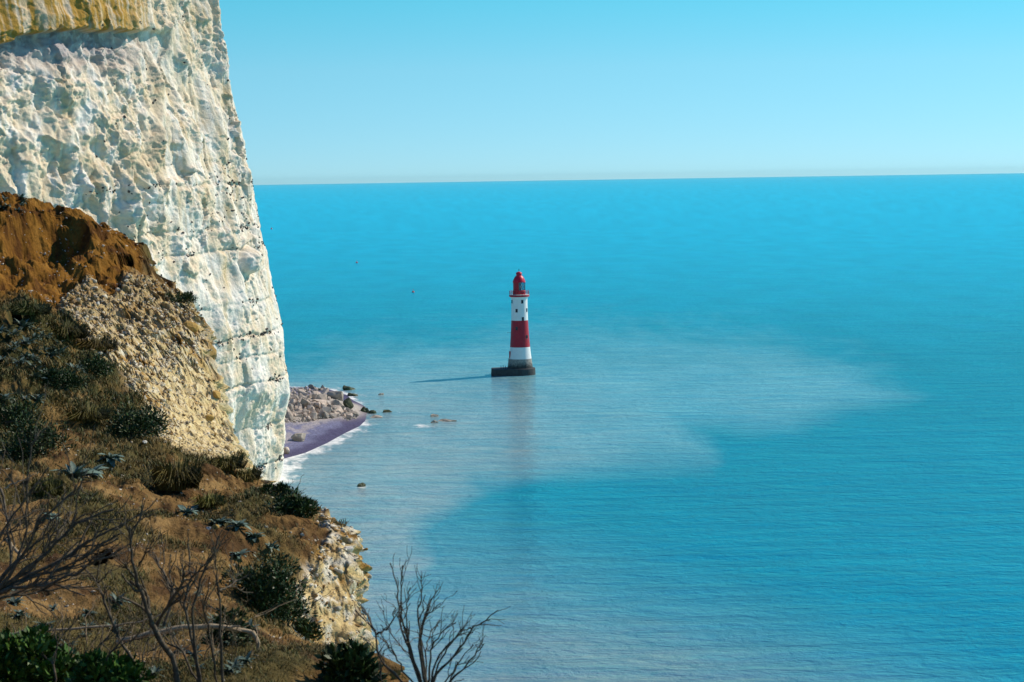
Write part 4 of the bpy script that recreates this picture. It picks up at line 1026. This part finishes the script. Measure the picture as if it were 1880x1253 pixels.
left = [([K, (30, 1060), (90, 1010), (140, 960), (205, 937)], 6), ([K, (40, 1065), (110, 1030), (180, 985), (225, 965)], 6), ([K, (0, 1080), (50, 1010), (70, 960), (130, 910), (140, 893)], 5),
        ([K, (30, 1030), (48, 980), (50, 900), (55, 830), (70, 790)], 3.6), ([K, (20, 1040), (15, 960), (2, 900), (-5, 880)], 4.5), ([K, (60, 1060), (130, 1040), (170, 1010), (215, 990)], 5),
        ([K, (20, 1080), (80, 1075), (140, 1055), (190, 1020)], 6), ([K, (0, 1050), (-10, 1000), (20, 950), (60, 900), (88, 860)], 4), ([K, (50, 1050), (100, 990), (120, 960), (130, 940)], 4),
        ([K, (20, 1045), (60, 1000), (95, 980), (115, 985)], 3.2), ([K, (-20, 1020), (10, 990), (40, 960)], 3.4), ([K, (20, 1095), (90, 1085), (150, 1070)], 4)]
shrub2('bare_shrub', 'leafless shrub reaching in from the left edge over the soil bank', left, 12.0, 6, M_BARK, 10, 0.5, (25, 120))
Kc = (330, 1290)
mid = [([(272, 1275), (245, 1215), (215, 1160), (190, 1100), (178, 1068), (150, 1040)], 4.6), ([(178, 1068), (182, 1030), (178, 1005)], 2.4), ([(180, 1070), (200, 1052), (205, 1048)], 2.2),
       ([Kc, (320, 1210), (285, 1165), (270, 1120), (250, 1060), (240, 1010), (238, 970)], 7.5), ([(283, 1155), (310, 1110), (335, 1070), (340, 1040)], 5.0), ([(300, 1150), (322, 1090), (300, 1050), (285, 1020)], 4.0),
       ([(250, 1062), (235, 1045), (228, 1030)], 3.0), ([(255, 1040), (270, 1010), (285, 985)], 2.6), ([(372, 1280), (350, 1170), (340, 1110), (350, 1060), (345, 1000)], 4.2),
       ([(372, 1280), (360, 1200), (352, 1120), (370, 1060), (395, 1010), (402, 985)], 4.0), ([(410, 1270), (405, 1180), (403, 1100), (398, 1050), (392, 1015)], 3.8), ([(400, 1260), (385, 1170), (375, 1110), (385, 1060)], 3.2),
       ([(335, 1070), (365, 1050), (390, 1020)], 2.6), ([(403, 1085), (425, 1075), (435, 1065)], 2.6), ([(375, 1275), (330, 1190), (300, 1180), (270, 1200)], 3), ([(300, 1280), (260, 1250), (265, 1190), (290, 1140)], 2.6),
       ([(180, 1270), (200, 1200), (230, 1180), (280, 1170)], 2.4), ([(105, 1270), (98, 1215), (105, 1180), (140, 1140)], 2.6), ([(120, 1280), (150, 1220), (190, 1180), (215, 1150)], 2.2)]
shrub2('bare_shrub', 'tangled leafless shrub with mossy stems in the bottom centre left', mid, 12.2, 7, M_BARK, 9, 0.5, (20, 95))
thin = [([(240 + 9 * k, 1270), (238 + 9.5 * k + 12 * math.sin(k * 1.7), 1190), (236 + 10 * k + 22 * math.sin(k * 2.1), 1130 - 10 * (k % 4))], 1.3) for k in range(22)] + \
       [([(10 + 14 * k, 1275), (12 + 14 * k + 14 * math.sin(k * 1.3), 1200), (14 + 15 * k + 30 * math.sin(k * 2.7), 1120 + 12 * (k % 4))], 1.7) for k in range(17)] + \
       [([(30 + 26 * k, 1262 - 40 * (k % 3)), (45 + 26 * k + 20 * math.sin(k), 1225 - 45 * (k % 3)), (75 + 26 * k + 30 * math.sin(2.3 * k), 1195 - 48 * (k % 3))], 1.6) for k in range(18)]
shrub2('dry_stalks', 'thin straw coloured dry stalks among the bottom left bushes', thin, 13.2, 8, M_TWIG, 2, 0.6, (20, 70), 'dry stalks')
def wood(label, pts, wpx, d, seed, name='fallen_branch', twig=2):
    shrub2(name, label, [(pts, wpx)], d, seed, M_BLEACH, twig, 0.1, (10, 35), 'branch')
wood('thick bleached branch arching down behind the middle shrub', [(215, 1180), (265, 1165), (340, 1152), (430, 1152), (468, 1165), (476, 1200), (470, 1240), (455, 1262)], 8, 14.0, 40)
wood('long pale dead branch lying across the lower left', [(-10, 1172), (40, 1160), (100, 1158), (180, 1150), (260, 1142), (310, 1122)], 4.2, 14.6, 41)
wood('short pale dead branch above the bright green corner bush', [(0, 1200), (30, 1190), (70, 1176)], 3.2, 14.2, 42)
wood('thin white stick lying on the grass at the left edge', [(8, 897), (30, 886), (52, 878), (70, 868)], 2.2, 21.5, 43, 'stick', 0)
wood('broken pale stump behind the left bare shrub', [(10, 990), (28, 1010), (45, 1025)], 6, 17, 44, 'stump', 0)
# stiff dry twigs over the dark bush and out past the edge
fan = []
r = np.random.default_rng(77)
for k in range(34):
    x0, y0 = r.uniform(440, 560), r.uniform(1090, 1160); a = r.uniform(.3, 1.9); l = r.uniform(40, 110)
    fan.append(([(x0, y0), (x0 + .5 * l * math.cos(a) + r.uniform(-6, 6), y0 - .5 * l * math.sin(a)), (x0 + l * math.cos(a), y0 - l * math.sin(a) * .9)], r.uniform(.7, 1.3)))
shrub2('twiggy_shrub', 'brown twiggy shrub spreading over the dark bush toward the chalk edge', fan, 20.0, 9, M_TWIG, 2, 0.4, (10, 40))
shrub2('twiggy_shrub', 'few bare twigs sticking up from the edge bush against the water', [([(528, 925), (545, 895), (558, 872)], 1.0), ([(525, 925), (530, 900), (537, 880)], .8), ([(540, 925), (552, 903), (561, 898)], 1.0), ([(520, 915), (526, 895), (530, 885)], .7)], 27.0, 10, M_TWIG, 1, 0.1, (6, 15))
shrub2('root', 'thin dead root poking out from the chalk edge over the water', [([(590, 1012), (630, 1008), (652, 1022), (672, 1037)], 1.1)], 21.8, 11, M_TWIG, 0, 0.05, (5, 10), 'root')

bush(792, 1262, 95, 62, 'yellow green sprouting tuft at the foot of the right bare shrub', leaf_mat('young_leaf', (0.07, 0.075, 0.012), (0.16, 0.15, 0.03)), 9, 260, 'bush', 'sprouting_bush', 6, aspect=.3)
# ---- bigger loose blocks that can be picked out singly
M_CHK = simple('fresh_chalk', (0.68, 0.62, 0.52), 0.95, 0.2, 12, 0.6, 0.02, 0.1)
M_OCH = simple('ochre_chalk', (0.44, 0.27, 0.08), 0.95, 0.35, 8, 0.6, 0.03, 0.1)
def block(px, py, wpx, label, mat, dmin=0, dmax=99, d=None, sz=.75):
    p = ground(px, py, dmin, dmax) if d is None else at(px, py, d); s = wpx * p[1] / FPX / 2
    o = link('chalk_block', rock_mesh('chalk_block', int(px * 5 + py), mat, sub=2)); o.location = (p[0], p[1], p[2] + s * .2); o.scale = (s * 1.15, s, s * sz * 1.1); o.rotation_euler = (.2, .1, px)
    tag(o, label, 'stone')
block(641, 1013, 22, 'bright white chalk block perched on the crumbling edge', M_CHK, 20, 24)
block(181, 561, 11, 'white stone lying on the mound soil above the scree', M_CHK, 38)
block(78, 563, 7, 'small white stone at the lower edge of the brown mound', M_CHK, 36)
block(383, 772, 20, 'ochre block stuck at the right rim of the scree', M_OCH, 38)
block(398, 728, 24, 'ochre ledge block jutting over the cliff drop', M_OCH, 40)
block(397, 798, 8, 'small round ochre stone below the rim block', M_OCH, 36)
block(352, 605, 34, 'rounded ochre lump at the rim of the rubble outcrop', M_OCH, 42)
block(344, 775, 9, 'grey flint in the middle of the yellow scree', M_BLD2, 34)
block(352, 1036 - 97, 8, 'pale pebble near the white blooms', M_CHK)
block(385, 970, 12, 'flat cream stone under the cabbage row', M_CHK, 20)
block(395, 968, 14, 'flat tan stone under the cabbage row', M_OCH, 20)
block(205, 862, 9, 'pale pebble under the drooping rosette', M_CHK, 22)
block(556, 985, 10, 'pale stone on the bare soil near the edge', M_CHK, 20)
block(388, 1212, 14, 'white stone lying among the middle shrub stems', M_CHK)
block(280, 1228, 12, 'cream pebble on the brown soil in the bottom foreground', M_CHK)
block(268, 813, 0 + 10, 'grey white stone at the top of the lower scree', M_CHK, 30)

# ================================================================== HAZE
def build_haze():
    bm = bmesh.new(); bmesh.ops.create_cube(bm, size=1)
    for v in bm.verts: v.co = (v.co.x * 126000, v.co.y * 126000, -6.0 + (v.co.z + .5) * 185)
    me = bpy.data.meshes.new('haze'); bm.to_mesh(me); bm.free()
    m = bpy.data.materials.new('haze'); m.use_nodes = True; t = m.node_tree; t.nodes.clear()
    o = t.nodes.new('ShaderNodeOutputMaterial'); v = t.nodes.new('ShaderNodeVolumePrincipled')
    v.inputs['Color'].default_value = (0.5, 0.95, 1.0, 1); v.inputs['Density'].default_value = 0.8e-5; v.inputs['Anisotropy'].default_value = 0.2
    t.links.new(v.outputs[0], o.inputs['Volume'])
    tag(link('haze', me, m), 'thin pale sea haze softening the horizon', None, None, 'stuff')
build_haze()
